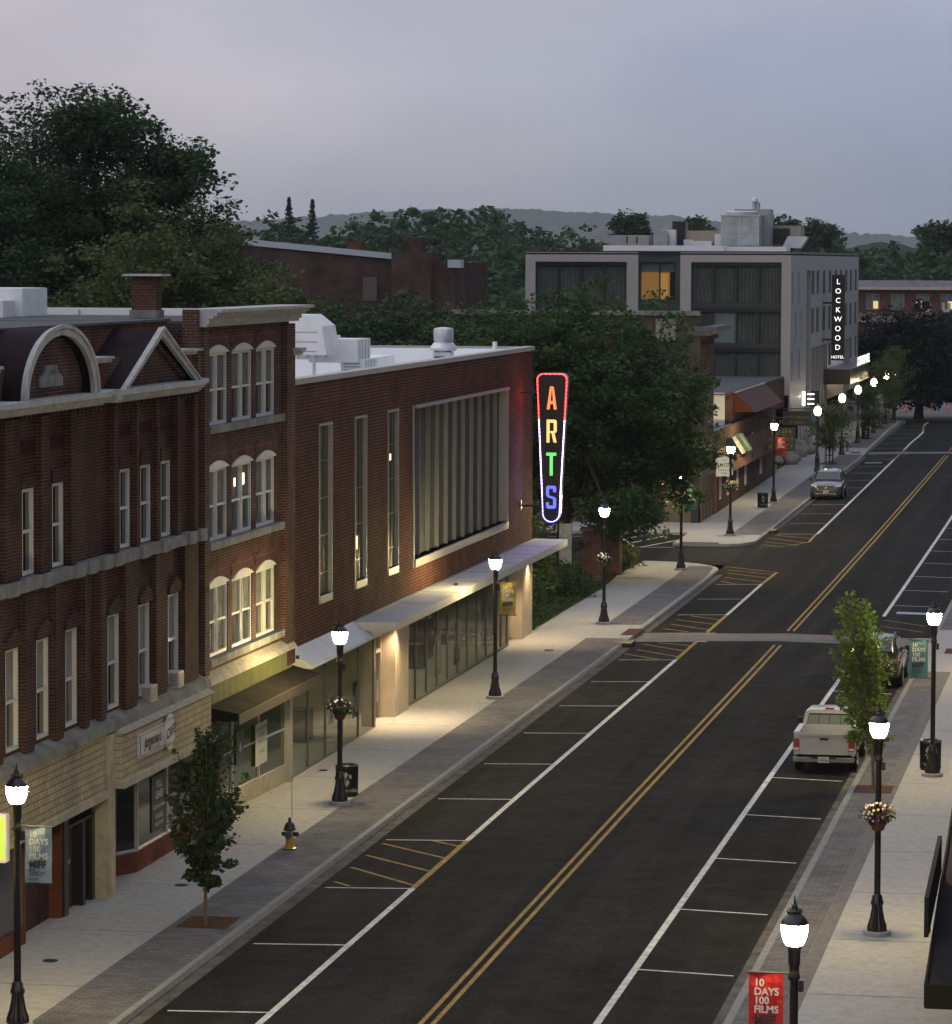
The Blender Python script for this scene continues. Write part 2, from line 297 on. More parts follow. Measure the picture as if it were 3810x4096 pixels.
# left near block
def cornerx(y): return -5.85 if y<174.5 else -5.85-3.6*(1-math.sqrt(max(0,1-((y-174.5)/4.9)**2)))
strip('pavement',ys(0,138.9),-14.0,-5.85,wz,conc,.34)
strip('pavement',ys(138.9,179.4,(175.5,176.5,177.5,178.3,178.9)),lambda y:-10.4,cornerx,wz,conc,.34)
# far block
def cx2(y):
    if y<193.4: return -7.4+1.55*math.sqrt(max(0,1-((193.4-y)/3.3)**2))
    if y<270: return -5.85
    return float(np.interp(y,[270,276,300,310,324,326],[-5.85,-6.0,-6.3,-6.5,-6.5,-6.2]))
strip('pavement',ys(190.2,197.5,(190.8,191.6,192.5,193.4)),lambda y:-9.9 if y<196.5 else -9.95,cx2,wz,conc,.34)
strip('pavement',ys(197.5,203.6),-45,cx2,wz,conc,.34)
strip('pavement',ys(203.6,326,(270,276)),-13.5,cx2,wz,conc,.34)
# right side
strip('pavement',ys(0,326),5.62,30,wz,conc,.34)
up=lambda k:(lambda x,y:walk(y)+k)
strip('kerb',ys(40,143.2),-6.0,-5.85,up(.004),kerbm); strip('kerb',ys(147,174.5),-6.0,-5.85,up(.004),kerbm)
strip('kerb',ys(194,270),-6.0,-5.85,up(.004),kerbm); strip('kerb',ys(40,134),5.62,5.78,up(.004),kerbm); strip('kerb',ys(148,300),5.62,5.78,up(.004),kerbm)
strip('paver_band',ys(40,143.2),-7.5,-6.0,up(.004),paver); strip('paver_band',ys(148.5,177),lambda y:-7.5,lambda y:min(-6.0,cornerx(y)-.2),up(.004),paver)
strip('paver_band',ys(196.5,270.5),-7.6,-6.0,up(.004),paver); strip('paver_band',ys(279,322),lambda y:-8.0,lambda y:cx2(y)-.2,up(.004),paver)
strip('paver_band',ys(40,134),5.78,6.62,up(.004),paver); strip('paver_edging',ys(40,134),6.625,6.95,up(.004),mat('paver_edge',(.15,.145,.145),.85,var=.25,vs=5)); strip('paver_band',ys(149,320),5.78,6.95,up(.004),paver)
strip('gutter',ys(40,143),-5.85,-5.52,lambda x,y:road(x,y)+.004,curbf); strip('gutter',ys(147.3,174),-5.85,-5.55,lambda x,y:road(x,y)+.004,curbf)
strip('gutter',ys(200,270),-5.85,-5.6,lambda x,y:road(x,y)+.004,curbf); strip('gutter',ys(40,134),5.36,5.62,lambda x,y:road(x,y)+.004,curbf)
# joints in the concrete, manholes, tactile plates
jm=mat('joint',(.10,.10,.10),.9); J=MB()
for y in [y for y in np.arange(42,138,6.1)]+[152,158,164,170]+[206+6.1*i for i in range(18)]:
    J.poly([(-10.0,y,walk(y)+.003),(-7.52,y,walk(y)+.003),(-7.52,y+.035,walk(y)+.003),(-10.0,y+.035,walk(y)+.003)])
for y in np.arange(44,320,6.1): J.poly([(6.96,y,walk(y)+.003),(14,y,walk(y)+.003),(14,y+.04,walk(y)+.003),(6.96,y+.04,walk(y)+.003)])
J.build('pavement_joints',jm,kind='structure')
def disc(name,x,y,r,m,label,cat,z=None,grp=None):
    z=walk(y)+.006 if z is None else z
    o=MB().lathe([(r,0),(r,.012)],(x,y,z),n=20).build(name,m); 
    k=MB(); 
    for q in range(-2,3): k.box(x-r*.7,x+r*.7,y+q*r*.3-.012,y+q*r*.3+.012,z+.012,z+.018)
    root=thing('manhole_cover',label,cat,(x,y,z),grp); o.name='plate'; o.parent=root; o.data.transform(Matrix.Translation(-Vector((x,y,z)))); k.build('ribs',m,root); return root
iron=mat('cast_iron',(.05,.045,.042),.6,metal=.6,var=.3,vs=12)
disc('plate',-8.9,75.0,.16,iron,'small round iron cover in the pavement nearest the red brick doorway wall','manhole cover')
disc('plate',-8.55,84.6,.16,iron,'small round iron cover in the pavement beside the sapling','manhole cover')
disc('plate',-9.45,104.3,.13,iron,'small round iron cover by the glass shopfront behind the tall hydrant','manhole cover')
disc('plate',-8.2,138.3,.2,iron,'round iron cover in the warm pool of light near the last glass doors','manhole cover')
for x0,x1,y0,y1,lb in ((-6.35,-5.75,144.5,147.0,'dark red tactile plate at the kerb of the left pavement by the paver crosswalk'),(-9.6,-7.6,190.35,191.0,'long dark red tactile strip on the rounded corner across the side street'),(6.4,7.4,140.2,142.0,'brown tactile plate at the right end of the paver crosswalk'),(-7.0,-6.3,272.2,273.6,'dark red tactile plate beside the far yellow hydrant')):
    tag(MB().box(x0,x1,y0,y1,walk(y0)-.01,walk((y0+y1)/2)+.014).build('tactile_plate',redm),lb,'tactile paving')
tag(MB().box(-6.05,-5.5,199.4,200.8,road(6,200)-.05,walk(200)+.02).build('storm_drain',iron),'rusty iron storm drain in the kerb below the corner pub','drain')
tag(MB().box(-6.1,-5.5,141.2,142.6,road(6,141)-.05,walk(141)+.02).build('storm_drain',iron),'rusty iron storm drain at the kerb just before the paver crosswalk','drain')
tag(MB().box(9.0,9.7,69.8,71.6,walk(70)-.05,walk(70)+.012).build('utility_cover',mat('brown_cover',(.10,.075,.06),.8,var=.3,vs=6)),'square brown cover in the right pavement beside the black awning','utility cover')
# ---- markings
W=MB(); Yl=MB(); 
def line(mb,a,b,w,dz=.005,gz=None):
    gz=gz or (lambda x,y:road(x,y)); a=Vector(a); b=Vector(b); d=(b-a); n=max(1,int(abs(d.y)/6)); t=Vector((-d.y,d.x)).normalized()*w/2
    for i in range(n):
        p=a+d*(i/n); q=a+d*((i+1)/n); mb.poly([(c.x,c.y,gz(c.x,c.y)+dz) for c in (p-t,p+t,q+t,q-t)])
XL,XR=-3.25,3.18
line(W,(XL,42),(XL,85.68),.15); line(W,(XL,92.99),(XL,136.8),.15); line(W,(XL,154.3),(XL,168.9),.15); line(W,(XL,198.9),(XL-.2,266),.15)
for k in range(-3,10):
    y=71.09+7.3*k; line(W,(-5.35,y),(XL-.07,y),.10)
for y in (154.35,161.6,168.85): line(W,(-5.3,y),(XL-.07,y),.10)
for k in range(10): y=198.95+7.45*k; line(W,(-5.4,y),(-3.4,y),.10)
for k in range(6): y=281+7.4*k; line(W,(-5.9,y),(-3.7,y),.09)
xf=lambda y:float(np.interp(y,[279,290,300,306,312,320,325],[-3.5,-3.6,-3.55,-3.62,-3.95,-4.3,-4.2]))
for i in range(23):
    y=279+2*i; line(Yl if 306<y<318 else W,(xf(y),y),(xf(y+2),y+2),.16)
line(Yl,(XL,85.68),(XL,92.99),.15,.0052); line(Yl,(XL,136.8),(XL,143.3),.15); line(Yl,(XL,147.0),(XL,154.3),.15); line(Yl,(XL,168.9),(-3.14,175.2),.15)
line(Yl,(-3.14,175.1),(-6.0,178.6),.1); line(Yl,(-3.3,198.9),(-3.22,193.6),.13); line(Yl,(-3.22,193.6),(-3.9,191.2),.1); line(Yl,(-3.9,191.2),(-5.5,190.1),.1); line(Yl,(-3.45,266),(-3.45,272.7),.14); line(Yl,(-3.45,276.3),(-3.5,279),.14)
for a,b in (((-5.32,92.4),(-3.32,90.2)),((-5.34,90.5),(-3.31,88.2)),((-5.34,88.65),(-3.32,86.16)),((-5.3,86.54),(-4.81,85.93)),((-4.1,92.9),(-3.32,92.1)),((-4.72,143.1),(-3.3,141.9)),((-5.14,142.4),(-3.3,139.94)),((-5.16,140.4),(-3.3,137.9)),((-5.4,138.85),(-3.9,137.0)),((-4.71,153.9),(-3.3,152.2)),((-5.1,152.3),(-3.3,150.3)),((-5.1,150.4),(-3.3,148.1)),((-5.17,148.5),(-4,147.2)),((-5.65,176.6),(-3.2,174.0)),((-5.46,174.9),(-3.2,172.0)),((-5.32,172.6),(-3.24,169.9)),((-5.29,170.6),(-4.4,169.0)),((-5.4,198.3),(-3.25,195.7)),((-5.56,196.2),(-3.25,192.9)),((-5.5,193.7),(-3.6,191.4)),((-5.5,191.9),(-4.3,190.3)),((-5.5,271.5),(-3.5,269)),((-5.5,269.5),(-3.5,267)),((3.3,140.5),(5.0,141.8)),((3.3,138.5),(5.1,140.3)),((3.3,151),(5.1,149.2)),((3.3,153.5),(5.1,151.6))): line(Yl,a,b,.10,.0045)
for s in (-.12,.12): line(Yl,(s,40),(s,142.2),.10); line(Yl,(s,147.6),(s,271),.10); line(Yl,(s,277),(s,325),.10)
line(W,(XR,40),(XR,137.0),.15); line(W,(XR,155),(XR+.05,325),.15)
for k in range(-4,9):
    y=76.85+7.3*k; line(W,(XR+.07,y),(5.25,y-.12),.10)
for y in (160.0,167.3,174.4,181.8,189.2,196.7,204.4,212,219.5,227): line(W,(XR+.07,y),(5.2,y),.10)
W.build('white_road_markings',white,kind='structure'); Yl.build('yellow_road_markings',yellow,kind='structure')
bl=mat('faded_blue',(.30,.38,.44),.8,var=.3,vs=4,stain=((.1,.1,.1),5,.4)); B=MB(); line(B,(-5.25,262.6),(-4.05,262.6),.9); line(B,(3.6,156.8),(4.9,156.8),.9); B.build('blue_road_markings',bl,kind='structure')
# crosswalks
for (a,b) in ((143.6,146.6),(273.2,275.8)):
    strip('crosswalk',ys(a,b),-5.85,5.6,lambda x,y:road(x,y)+.006,paver2)
    m=MB()
    for y in (a-.09,b+.09): line(m,(-3.2,y),(5.6,y),.16,.009); line(m,(-5.85,y),(-3.2,y),.10,.009)
    m.build('crosswalk_edge_lines',white,kind='structure')
m=MB(); sg=lambda x,y:road(6,y)+.004
for a,b in (((-13.5,196.1),(-11.7,189.0)),((-12.9,194.4),(-12.3,196.6)),((-12.2,191.8),(-11.1,196.6)),((-11.4,189.1),(-10.0,194.3)),((-11.7,189.0),(-9.7,189.3)),((-16.5,196.5),(-15.4,199)),((-17,195),(-13.5,196.1))): line(m,a,b,.13,.004,sg)
line(m,(-6.2,325.6),(12,324.9),.35,.012); m.build('white_side_markings',white,kind='structure')
# planting strips as ground, tree pits
strip('grass_bed',ys(139.2,179.4),-45,lambda y:float(np.interp(y,[139,148,158,163,172.8,179.4],[-10.4,-9.95,-9.95,-9.85,-10.15,-9.9])),lambda x,y:walk(y)+.03,grassb)
strip('planting_bed',ys(247.5,262),-13.4,-10.3,lambda x,y:walk(y)+.03,dirt)
def pit(x,y,sx=.6,sy=.75,m=dirt):
    MB().box(x-sx,x+sx,y-sy,y+sy,walk(y)-.05,walk(y)+.016).build('tree_pit',m,kind='structure')
pit(-6.75,80.0,.56,.72); pit(6.3,103.6,.52,.72,redm)
for y in (259,293.4,310.5,322.8): pit(-7.45,y,.55,.9)
# ------------------------------------------------------------ building materials
bA=brick('old_dark_brick',(.060,.028,.022),(.038,.019,.015),(.10,.075,.065),ms=.010,stain=((.05,.028,.022),.5,.4))
bB=brick('old_red_brick',(.082,.038,.030),(.052,.026,.021),(.14,.11,.095),ms=.011,stain=((.25,.19,.17),1.1,.35))
bArt=brick('new_red_brick',(.115,.053,.040),(.085,.041,.031),(.022,.013,.011),bw=.3,bh=.10,ms=.015,var=.32,stain=((.055,.026,.02),.4,.5))
bRoof=brick('parapet_red_brick',(.12,.046,.032),(.085,.035,.025),(.15,.10,.085))
bFar=brick('weathered_brick',(.075,.036,.030),(.055,.028,.024),(.10,.085,.08),ms=.013)
trim=mat('weathered_white_trim',(.42,.42,.42),.75,var=.2,vs=2.5,stain=((.22,.21,.20),2.2,.5))
trimw=mat('window_white',(.56,.57,.56),.6,var=.08,vs=4)
stone=mat('grey_stone',(.21,.215,.22),.85,var=.3,vs=2,stain=((.13,.13,.13),1.5,.6))
shing=brick('cream_shingles',(.43,.37,.25),(.36,.31,.21),(.15,.12,.08),bw=.30,bh=.16,ms=.009,var=.2,bump=1,stain=((.2,.16,.10),3,.45))
shcap=mat('shingle_cap',(.33,.31,.26),.85,var=.3,vs=5)
gdark=mat('dark_glass',(.012,.014,.017),.06,spec=.8)
gdark2=mat('dusty_glass',(.05,.052,.052),.18,spec=.7,var=.3,vs=1.5)
blind=mat('window_blind',(.23,.23,.22),.8,var=.15,vs=2)
metal=mat('galvanised',(.52,.54,.56),.38,metal=.85,var=.2,vs=2)
metal2=mat('aluminium_frame',(.36,.36,.35),.5,metal=.5,var=.1,vs=4)
roofw=mat('white_membrane',(.82,.83,.84),.6,var=.06,vs=.8)
roofd=mat('dark_membrane',(.09,.093,.10),.8,var=.25,vs=.8)
black=mat('black_paint',(.012,.012,.013),.35,var=.3,vs=3)
unitw=mat('white_unit_metal',(.74,.75,.76),.5,var=.08,vs=2)
barrel=mat('purple_brown_cladding',(.020,.013,.016),.9,var=.25,vs=2)
orange=brick('glazed_orange_brick',(.20,.06,.02),(.15,.045,.018),(.09,.05,.035),var=.3)
redb=brick('dark_red_low_brick',(.17,.05,.035),(.13,.04,.03),(.08,.04,.035))
X0=-10.0; fr=FL(X0)
# ================= left: Romanesque brick block
A=thing('brick_building','dark brick commercial building with arched and triangular gables over its cornice','building',(-10,76,walk(76)))
uw=[(74.2,75.0,8.42,10.28),(76.75,77.62,8.42,10.28),(79.0,79.88,8.42,10.28),(84.55,85.45,8.42,10.28),(86.4,87.33,8.42,10.28),(88.3,89.2,8.42,10.28)]
lw=[(73.4,74.2,4.78,6.98),(75.5,76.45,4.78,6.98),(77.75,78.68,4.78,6.98),(79.98,80.92,4.78,6.98),(83.45,84.45,4.76,6.98),(86.2,87.2,4.76,6.98),(88.95,89.98,4.76,6.98)]
m=MB(); wallmesh(m,fr,62,92.05,4.3,12.1,uw+lw,.36)
m.box(-26,-10.37,62,92.0,0,12.1)   # mass behind
m.build('wall',bA,A)
m=MB()
def PB(x,a,b,z0,z1): MB().box(-10.001,x,a,b,z0,z1).build('pilaster',bA,A)
def pil_gap(ops_,z0,z1):
    e=[(62,63)]+sorted((o[0],o[1]) for o in ops_)+[(92.05,93)]
    for (p,q),(r,t) in zip(e[:-1],e[1:]):
        if r-q>2.1: PB(-9.82,q+.03,q+.4,z0,z1); PB(-9.82,r-1.15,r-.74,z0,z1)
        elif r-q>.95: PB(-9.84,q+.03,r-.68,z0,z1)
        else: PB(-9.9,q+.02,r-.45,z0,z1)
pil_gap(lw,4.66,8.12); pil_gap(uw,8.4,11.8)
m=MB()   # corbelled bands under the cornice and window heads
m.box(-9.999,-9.94,62,92,11.8,11.9)
for y in np.arange(74,92,.34): m.box(-9.97,-9.9,y,y+.17,11.72,11.86)
for o in lw: MB().fprism(fr,[(o[0]-.18,o[3]),(o[1]+.18,o[3]),(o[1]+.18,o[3]+.16),((o[0]+o[1])/2,o[3]+.42),(o[0]-.18,o[3]+.16)],.003,.10).build('window_head',bA,A)
for o in uw: MB().fprism(fr,[(o[0]-.1,o[3]),(o[1]+.1,o[3]),(o[1]+.1,o[3]+.3),(o[0]-.1,o[3]+.3)],.002,.05).build('window_head',bA,A)
for o in uw:
    MB().fprism(fr,[(o[0]-.1,11.02),(o[1]+.05,11.02),(o[1]+.05,11.32),(o[0]-.1,11.32)],-.02,.012).build('brick_panel',mat('shadow_brick',(.035,.016,.013),.9),A)  # shaded copy of the wall brick; the shadow is in the panel's colour
m.build('corbel_band',bA,A)
for i,o in enumerate(uw): window(fr,*o,A,dep=.12,bw=.08,rails=((o[2]+o[3])/2,),fm=trimw,gm=gdark,th=.11)
for i,o in enumerate(lw):
    f=window(fr,*o,A,dep=.13,bw=.08,rails=((o[2]+o[3])/2-.05,),fm=trimw,gm=gdark2 if i%2 else gdark,th=.12)
    MB().fbox(fr,o[0]+.12,o[1]-.12,(o[2]+o[3])/2,o[3]-.1,-.096,-.092).build('blind',blind,f)
lit=mat('lit_lamp',(1,.8,.5),.5,emit=(1,.72,.35),es=4)
MB().fbox(fr,89.08,89.2,5.95,6.35,-.095,-.09).build('lit_gap',lit,A)
m=MB(); m.box(-10.0,-9.78,62,92.06,8.12,8.40); 
for a in (75.0,77.6,80.0,81.1,82.3,83.3,85.6,87.5,90.1,91.2): m.box(-9.779,-9.72,a,a+.65,8.11,8.41)
m.build('belt_course',stone,A)
m=MB().hexa([(-10.0,62,4.36),(-9.68,62,4.36),(-9.68,92.1,4.36),(-10.0,92.1,4.36)],[(-10.0,62,4.70),(-9.72,62,4.56),(-9.72,92.1,4.56),(-10.0,92.1,4.70)]); m.build('stone_ledge',mat('ledge_stone',(.20,.195,.185),.9,var=.35,vs=1.5,stain=((.10,.095,.09),2,.6)),A)
# cornice, parapet and gables
m=MB()
for (a,b,x) in ((62,73.5,-9.62),(73.5,81.7,-9.38),(81.7,82.9,-9.62),(82.9,90.4,-9.38),(90.4,91.6,-9.62)):
    m.box(-10.0,x,a,b,12.08,12.2); m.box(-10.0,x-.12,a,b,11.97,12.08); m.box(-10.0,x-.2,a,b,11.9,11.97)
m.build('cornice',trim,A)
m=MB().box(-10.35,-10.02,62,92.05,12.1,12.88); m.box(-10.95,-10.7,62,91.6,12.1,13.62)
m.box(-10.03,-9.96,81.9,83.0,12.3,12.7)
m.build('parapet',bRoof,A)
m=MB()
for a,b in ((62,75.0),(81.2,83.6),(89.6,92.3)): MB().box(-10.4,-9.85,a,b,12.88,12.94).box(-10.4,-9.92,a,b,12.80,12.88).build('parapet_cap',trim,A)
pass
def arc(cx,cz,a,b,n=28): return [(cx+a*math.cos(math.pi*i/n),cz+b*math.sin(math.pi*i/n)) for i in range(n+1)]
cg,zg=78.1,12.2
def band(mb,f,o_,i_,w0,w1):
    for k in range(len(o_)-1):
        q=[i_[k],o_[k],o_[k+1],i_[k+1]]; mb.fprism(f,[(p[0],p[1]) for p in q],w0,w1)
m=MB(); m.fprism(fr,arc(cg,zg,2.55,1.36),-.9,.22); gb=m.build('arched_gable',bB,A)
m=MB(); band(m,fr,arc(cg,zg,2.72,1.47),arc(cg,zg,2.56,1.37),-1.0,.42); m.build('barrel_roof',barrel,gb)
m=MB(); band(m,fr,arc(cg,zg,2.80,1.52),arc(cg,zg,2.52,1.33),.42,.52); band(m,fr,arc(cg,zg,2.86,1.56),arc(cg,zg,2.76,1.48),.52,.56); m.build('gable_trim',trim,gb)
m=MB(); m.fprism(fr,[(cg-.85,12.42),(cg+.85,12.42),(cg+.85,12.62),(cg+.5,12.72),(cg+.42,12.88),(cg-.42,12.88),(cg-.5,12.72),(cg-.85,12.62)],.22,.27); tb=m.build('date_stone',stone,gb)
text('1890',.2,tb,mat('carved_text',(.12,.12,.12),.9),(X0+.27,cg,12.66),(0,1,0),(0,0,1),sx=1.2)
y0,y1,ya,za=83.3,89.9,86.55,13.52
m=MB(); m.fprism(fr,[(y0+.1,zg),(y1-.1,zg),(ya,za-.1)],-.9,.22); gt=m.build('triangular_gable',bB,A)
m=MB(); m.fprism(fr,[(y0,zg),(ya,za-.1),(ya,za),(y0-.2,zg)],-1.0,.42); m.fprism(fr,[(ya,za-.1),(y1,zg),(y1+.2,zg),(ya,za)],-1.0,.42); m.build('gable_roof',barrel,gt)
m=MB(); m.fprism(fr,[(y0+.15,zg),(ya,za-.16),(ya,za+.04),(y0-.22,zg)],.42,.52); m.fprism(fr,[(ya,za-.16),(y1-.15,zg),(y1+.22,zg),(ya,za+.04)],.42,.52)
m.fprism(fr,[(y0-.2,zg),(ya,za),(ya,za+.06),(y0-.3,zg)],.52,.57); m.fprism(fr,[(ya,za),(y1+.2,zg),(y1+.3,zg),(ya,za+.06)],.52,.57); m.build('gable_trim',trim,gt)
m=MB()
for t in np.arange(.08,.95,.075):
    for s,a in ((1,y0+.35),(-1,y1-.35)): 
        yy=a+(ya-a)*t; zz=zg+(za-.35-zg)*t; m.box(-9.78,-9.66,yy-.06,yy+.06,zz,zz+.11)
m.build('dentils',bB,gt)
m=MB().box(-26,-10.95,62,91.9,13.50,13.60); m.box(-11.05,-10.6,62,91.6,13.62,13.68); rf=m.build('roof',roofd,A)
m=MB().box(-12.95,-12.3,96.5,97.15,13.62,14.72); ch=m.build('chimney',bRoof,A); 
MB().box(-13.15,-12.1,96.3,97.35,14.72,14.77).build('chimney_cap',metal,ch); MB().box(-13.0,-12.25,96.44,97.21,13.62,13.82).build('flashing',stone,ch)
tag(MB().tube([(-15.95,94,13.6),(-15.95,94,14.75)],.045).build('vent_pipe',metal),'thin galvanised vent pipe on the flat roof left of the brick chimney','pipe')
u=thing('rooftop_unit','large white boxy rooftop air unit on the flat roof at the left edge','rooftop unit',(-18.5,98,13.6))
MB().box(-20.9,-16.15,97.2,99.5,13.6,14.38).build('casing',unitw,u,bevel=.02); MB().lathe([(.95,0),(.95,.45)],(-19.3,96.4,13.6),n=24).build('drum',unitw,u); MB().hexa([(-21,98,14.38),(-18.0,98,14.38),(-18.0,99,14.38),(-21,99,14.38)],[(-21,98,14.9),(-19.1,98,14.9),(-19.1,99,14.9),(-21,99,14.9)]).build('hood',unitw,u); MB().box(-17.5,-16.4,96.2,97.19,13.6,14.05).build('side_box',unitw,u)
# shopfronts under the block
m=MB(); m.box(-10.0,-9.80,62,82.5,3.03,4.34); 
m.hexa([(-10.0,83.0,3.16),(-9.60,83.2,3.16),(-9.60,91.7,3.16),(-10,92.0,3.16)],[(-10.0,83.0,4.28),(-9.60,83.2,4.28),(-9.60,91.7,4.28),(-10,92.0,4.28)])
m.build('shingled_fascia',shing,A)
m=MB().hexa([(-9.99,83.0,4.28),(-9.52,83.15,4.26),(-9.52,91.8,4.26),(-9.99,92.1,4.28)],[(-9.99,83.1,4.37),(-9.70,83.3,4.37),(-9.70,91.8,4.37),(-9.99,91.9,4.37)]); m.build('fascia_cap',shcap,A)
m=MB(); m.box(-10.2,-9.72,62,82.55,2.86,3.03); m.box(-10.2,-9.5,83.1,92.0,3.0,3.16); m.box(-10.3,-9.72,82.56,83.09,.3,4.30); m.build('shopfront_trim',mat('cream_paint',(.42,.38,.28),.7,var=.2,vs=3,stain=((.2,.17,.12),2.5,.5)),A)
MB().box(-10.36,-9.99,62,76.85,walk(70)-.1,.9).box(-10.36,-9.8,62,73.9,.9,.905).build('low_brick_base',redb,A)
MB().poly([(-10.05,62,.9),(-10.05,76.8,.9),(-10.05,76.8,2.86),(-10.05,62,2.86)]).build('shop_glass',gdark2,A)
MB().box(-11.3,-11.0,76.9,80.0,.3,2.86).hexa([(-10.05,76.9,.3),(-10.05,77.05,.3),(-11.0,77.05,.3),(-11.0,76.9,.3)],[(-10.05,76.9,2.86),(-10.05,77.05,2.86),(-11.0,77.05,2.86),(-11.0,76.9,2.86)]).build('recess_wall',orange,A)
MB().box(-10.99,-10.1,79.88,80.02,.3,2.86).build('recess_return',orange,A)
m=MB().box(-10.35,-10.05,80.02,80.35,.3,2.86); m.box(-10.36,-10.06,80.36,82.5,2.45,2.52); m.box(-10.36,-10.06,81.55,81.75,.3,2.45); m.box(-10.36,-10.06,82.3,82.55,.3,2.85); m.build('door_frame',black,A)
d=MB().box(-10.33,-10.28,80.38,81.53,.38,2.44).build('door',mat('door_black',(.02,.02,.02),.4),A); MB().poly([(-10.27,80.58,.6),(-10.27,81.33,.6),(-10.27,81.33,2.3),(-10.27,80.58,2.3)]).build('door_glass',gdark2,d); MB().tube([(-10.2,80.5,1.2),(-10.2,80.5,1.6)],.02).build('handle',metal,d)
text('OPEN',.16,d,mat('white_vinyl',(.5,.5,.5),.6),(-10.255,80.95,1.55),(0,1,0),(0,0,1),bold=.02)
# cafe: entrance recess, projecting bay window, red base
MB().box(-11.6,-11.5,83.1,92.0,.3,2.87).build('cafe_back_wall',mat('dark_interior',(.02,.02,.02),.8),A)
MB().box(-10.45,-10.0,83.1,83.55,.3,1.25).box(-10.95,-10.45,84.3,84.45,.35,1.3).build('cafe_low_brick',redb,A)
m=MB().hexa([(-10.05,86.2,.3),(-10.05,92.0,.3),(-10.9,92.0,.3),(-10.9,84.5,.3)],[(-10.05,86.2,1.05),(-10.05,92.0,1.05),(-10.9,92.0,1.05),(-10.9,84.5,1.05)]); m.build('bay_base',redb,A)
m=MB(); 
P=[(-10.85,84.55),(-10.08,86.2),(-10.08,91.9)]
for (x,y) in P: m.box(x-.05,x+.05,y-.05,y+.05,1.05,3.0)
m.box(-10.13,-10.03,88.95,89.05,1.05,2.87); m.tube([(P[0][0],P[0][1],1.08),(P[1][0],P[1][1],1.08),(P[2][0],P[2][1],1.08)],.05,6)
m.box(-10.5,-10.4,83.6,83.7,1.25,2.87); bf=m.build('bay_frame',metal2,A)
MB().poly([(-10.85,84.55,1.08),(-10.08,86.2,1.08),(-10.08,86.2,3.0),(-10.85,84.55,3.0)]).poly([(-10.08,86.2,1.08),(-10.08,91.9,1.08),(-10.08,91.9,3.0),(-10.08,86.2,3.0)]).poly([(-10.45,83.1,1.25),(-10.45,83.6,1.25),(-10.45,83.6,3.0),(-10.45,83.1,3.0)]).build('pane',gdark,bf)
d=MB().box(-11.2,-11.14,83.7,84.5,.35,2.6).build('door',mat('door_brown',(.05,.03,.022),.5),A)
# signs on the block
s=thing('cafe_sign','white rectangular cafe sign with an oval end on cream shingles','sign',(-9.35,86.9,3.5))
MB().box(-9.6,-9.54,84.58,87.0,3.5,4.07).build('board',mat('sign_white',(.50,.50,.53),.6),s)
ov=MB().lathe([(.44,0),(.44,.04)],(-9.535,87.25,3.81),n=28,ax='x').build('oval',MT['sign_white'],s)
maroon=mat('maroon_paint',(.07,.02,.03),.6); MB().fbox(FL(-9.54),84.62,86.95,4.02,4.035,0,.006).fbox(FL(-9.54),84.62,86.95,3.535,3.55,0,.006).fbox(FL(-9.54),84.62,84.65,3.55,4.02,0,.006).build('border',maroon,s)
text("Jorgensen's",.37,s,maroon,(-9.53,85.75,3.71),(0,1,0),(0,0,1),bold=.03,sx=.92,shear=.1)
text("MOUTH FULL BAGELS",.11,s,maroon,(-9.53,85.85,3.58),(0,1,0),(0,0,1),bold=.01,sx=1.0)
text("CAFE",.34,ov,maroon,(-9.49,87.26,3.71),(0,1,.12),(0,0,1),bold=.03,sx=1.1,shear=.25)
text("COFFEES DELI",.1,ov,maroon,(-9.49,87.26,4.09),(0,1,0),(0,0,1),sx=1.1); text("ESPRESSO BAR",.1,ov,maroon,(-9.49,87.26,3.49),(0,1,0),(0,0,1),sx=1.1)
def poster(lb,x,y,z,w_,h_,lines,m,tm,cat='poster',frm=None,ry=0):
    p=thing('window_poster',lb,cat,(x,y,z)); f=frm or FL(x); MB().fbox(f,(y if not frm else x)-w_/2,(y if not frm else x)+w_/2,z-h_/2,z+h_/2,.0,.008).build('sheet',m,p)
    for i,(t,s_,dz) in enumerate(lines): text(t,s_,p,tm,(x+.012,y,z+dz) if not frm else (x,y-.012,z+dz),(0,1,0) if not frm else (1,0,0),(0,0,1),bold=.015)
    return p
pw=mat('poster_white',(.34,.36,.37),.6); pk=mat('poster_dark',(.03,.035,.045),.6)
poster('tall real estate poster reading FULL LEASE in the cafe bay window',-10.06,88.25,1.95,1.35,1.35,[('FULL',.26,.38),('LEASE',.26,.12),('COLDWELL BANKER',.12,-.12),('PLOURDE',.16,-.38),('REAL ESTATE',.13,-.55)],pk,MT['sign_white'])
s=thing('lightbox_sign','glowing green lightbox sign in a white frame at the left edge','sign',(-9.6,73,3.4))
MB().box(-10.0,-9.2,72.9,73.15,2.9,3.9).build('box_frame',unitw,s,bevel=.02)
MB().box(-9.97,-9.24,72.885,72.899,2.98,3.84).build('lit_face',mat('lit_green',(.4,.6,.1),.5,emit=(.42,.62,.06),es=.75),s)
# window air conditioners
for (y,z,lb) in ((86.75,4.80,'left one of the two small window air conditioners above the stone ledge'),(89.3,4.86,'right one of the two small window air conditioners above the stone ledge')):
    a=thing('air_conditioner',lb,'air conditioner',(-9.7,y,z),'window air conditioners on the brick block')
    MB().box(-10.1,-9.74,y-.3,y+.22,z-.2,z+.2).build('casing',mat('ac_cream',(.48,.48,.45),.6,var=.1),a,bevel=.015)
    m=MB(); 
    for k in range(9): m.box(-9.74,-9.725,y-.26,y+.18,z-.15+k*.035,z-.135+k*.035); m.box(-9.98,-9.78,y-.315,y-.30,z-.15+k*.035,z-.13+k*.035)
    m.build('grille',mat('ac_grey',(.2,.2,.2),.6),a)
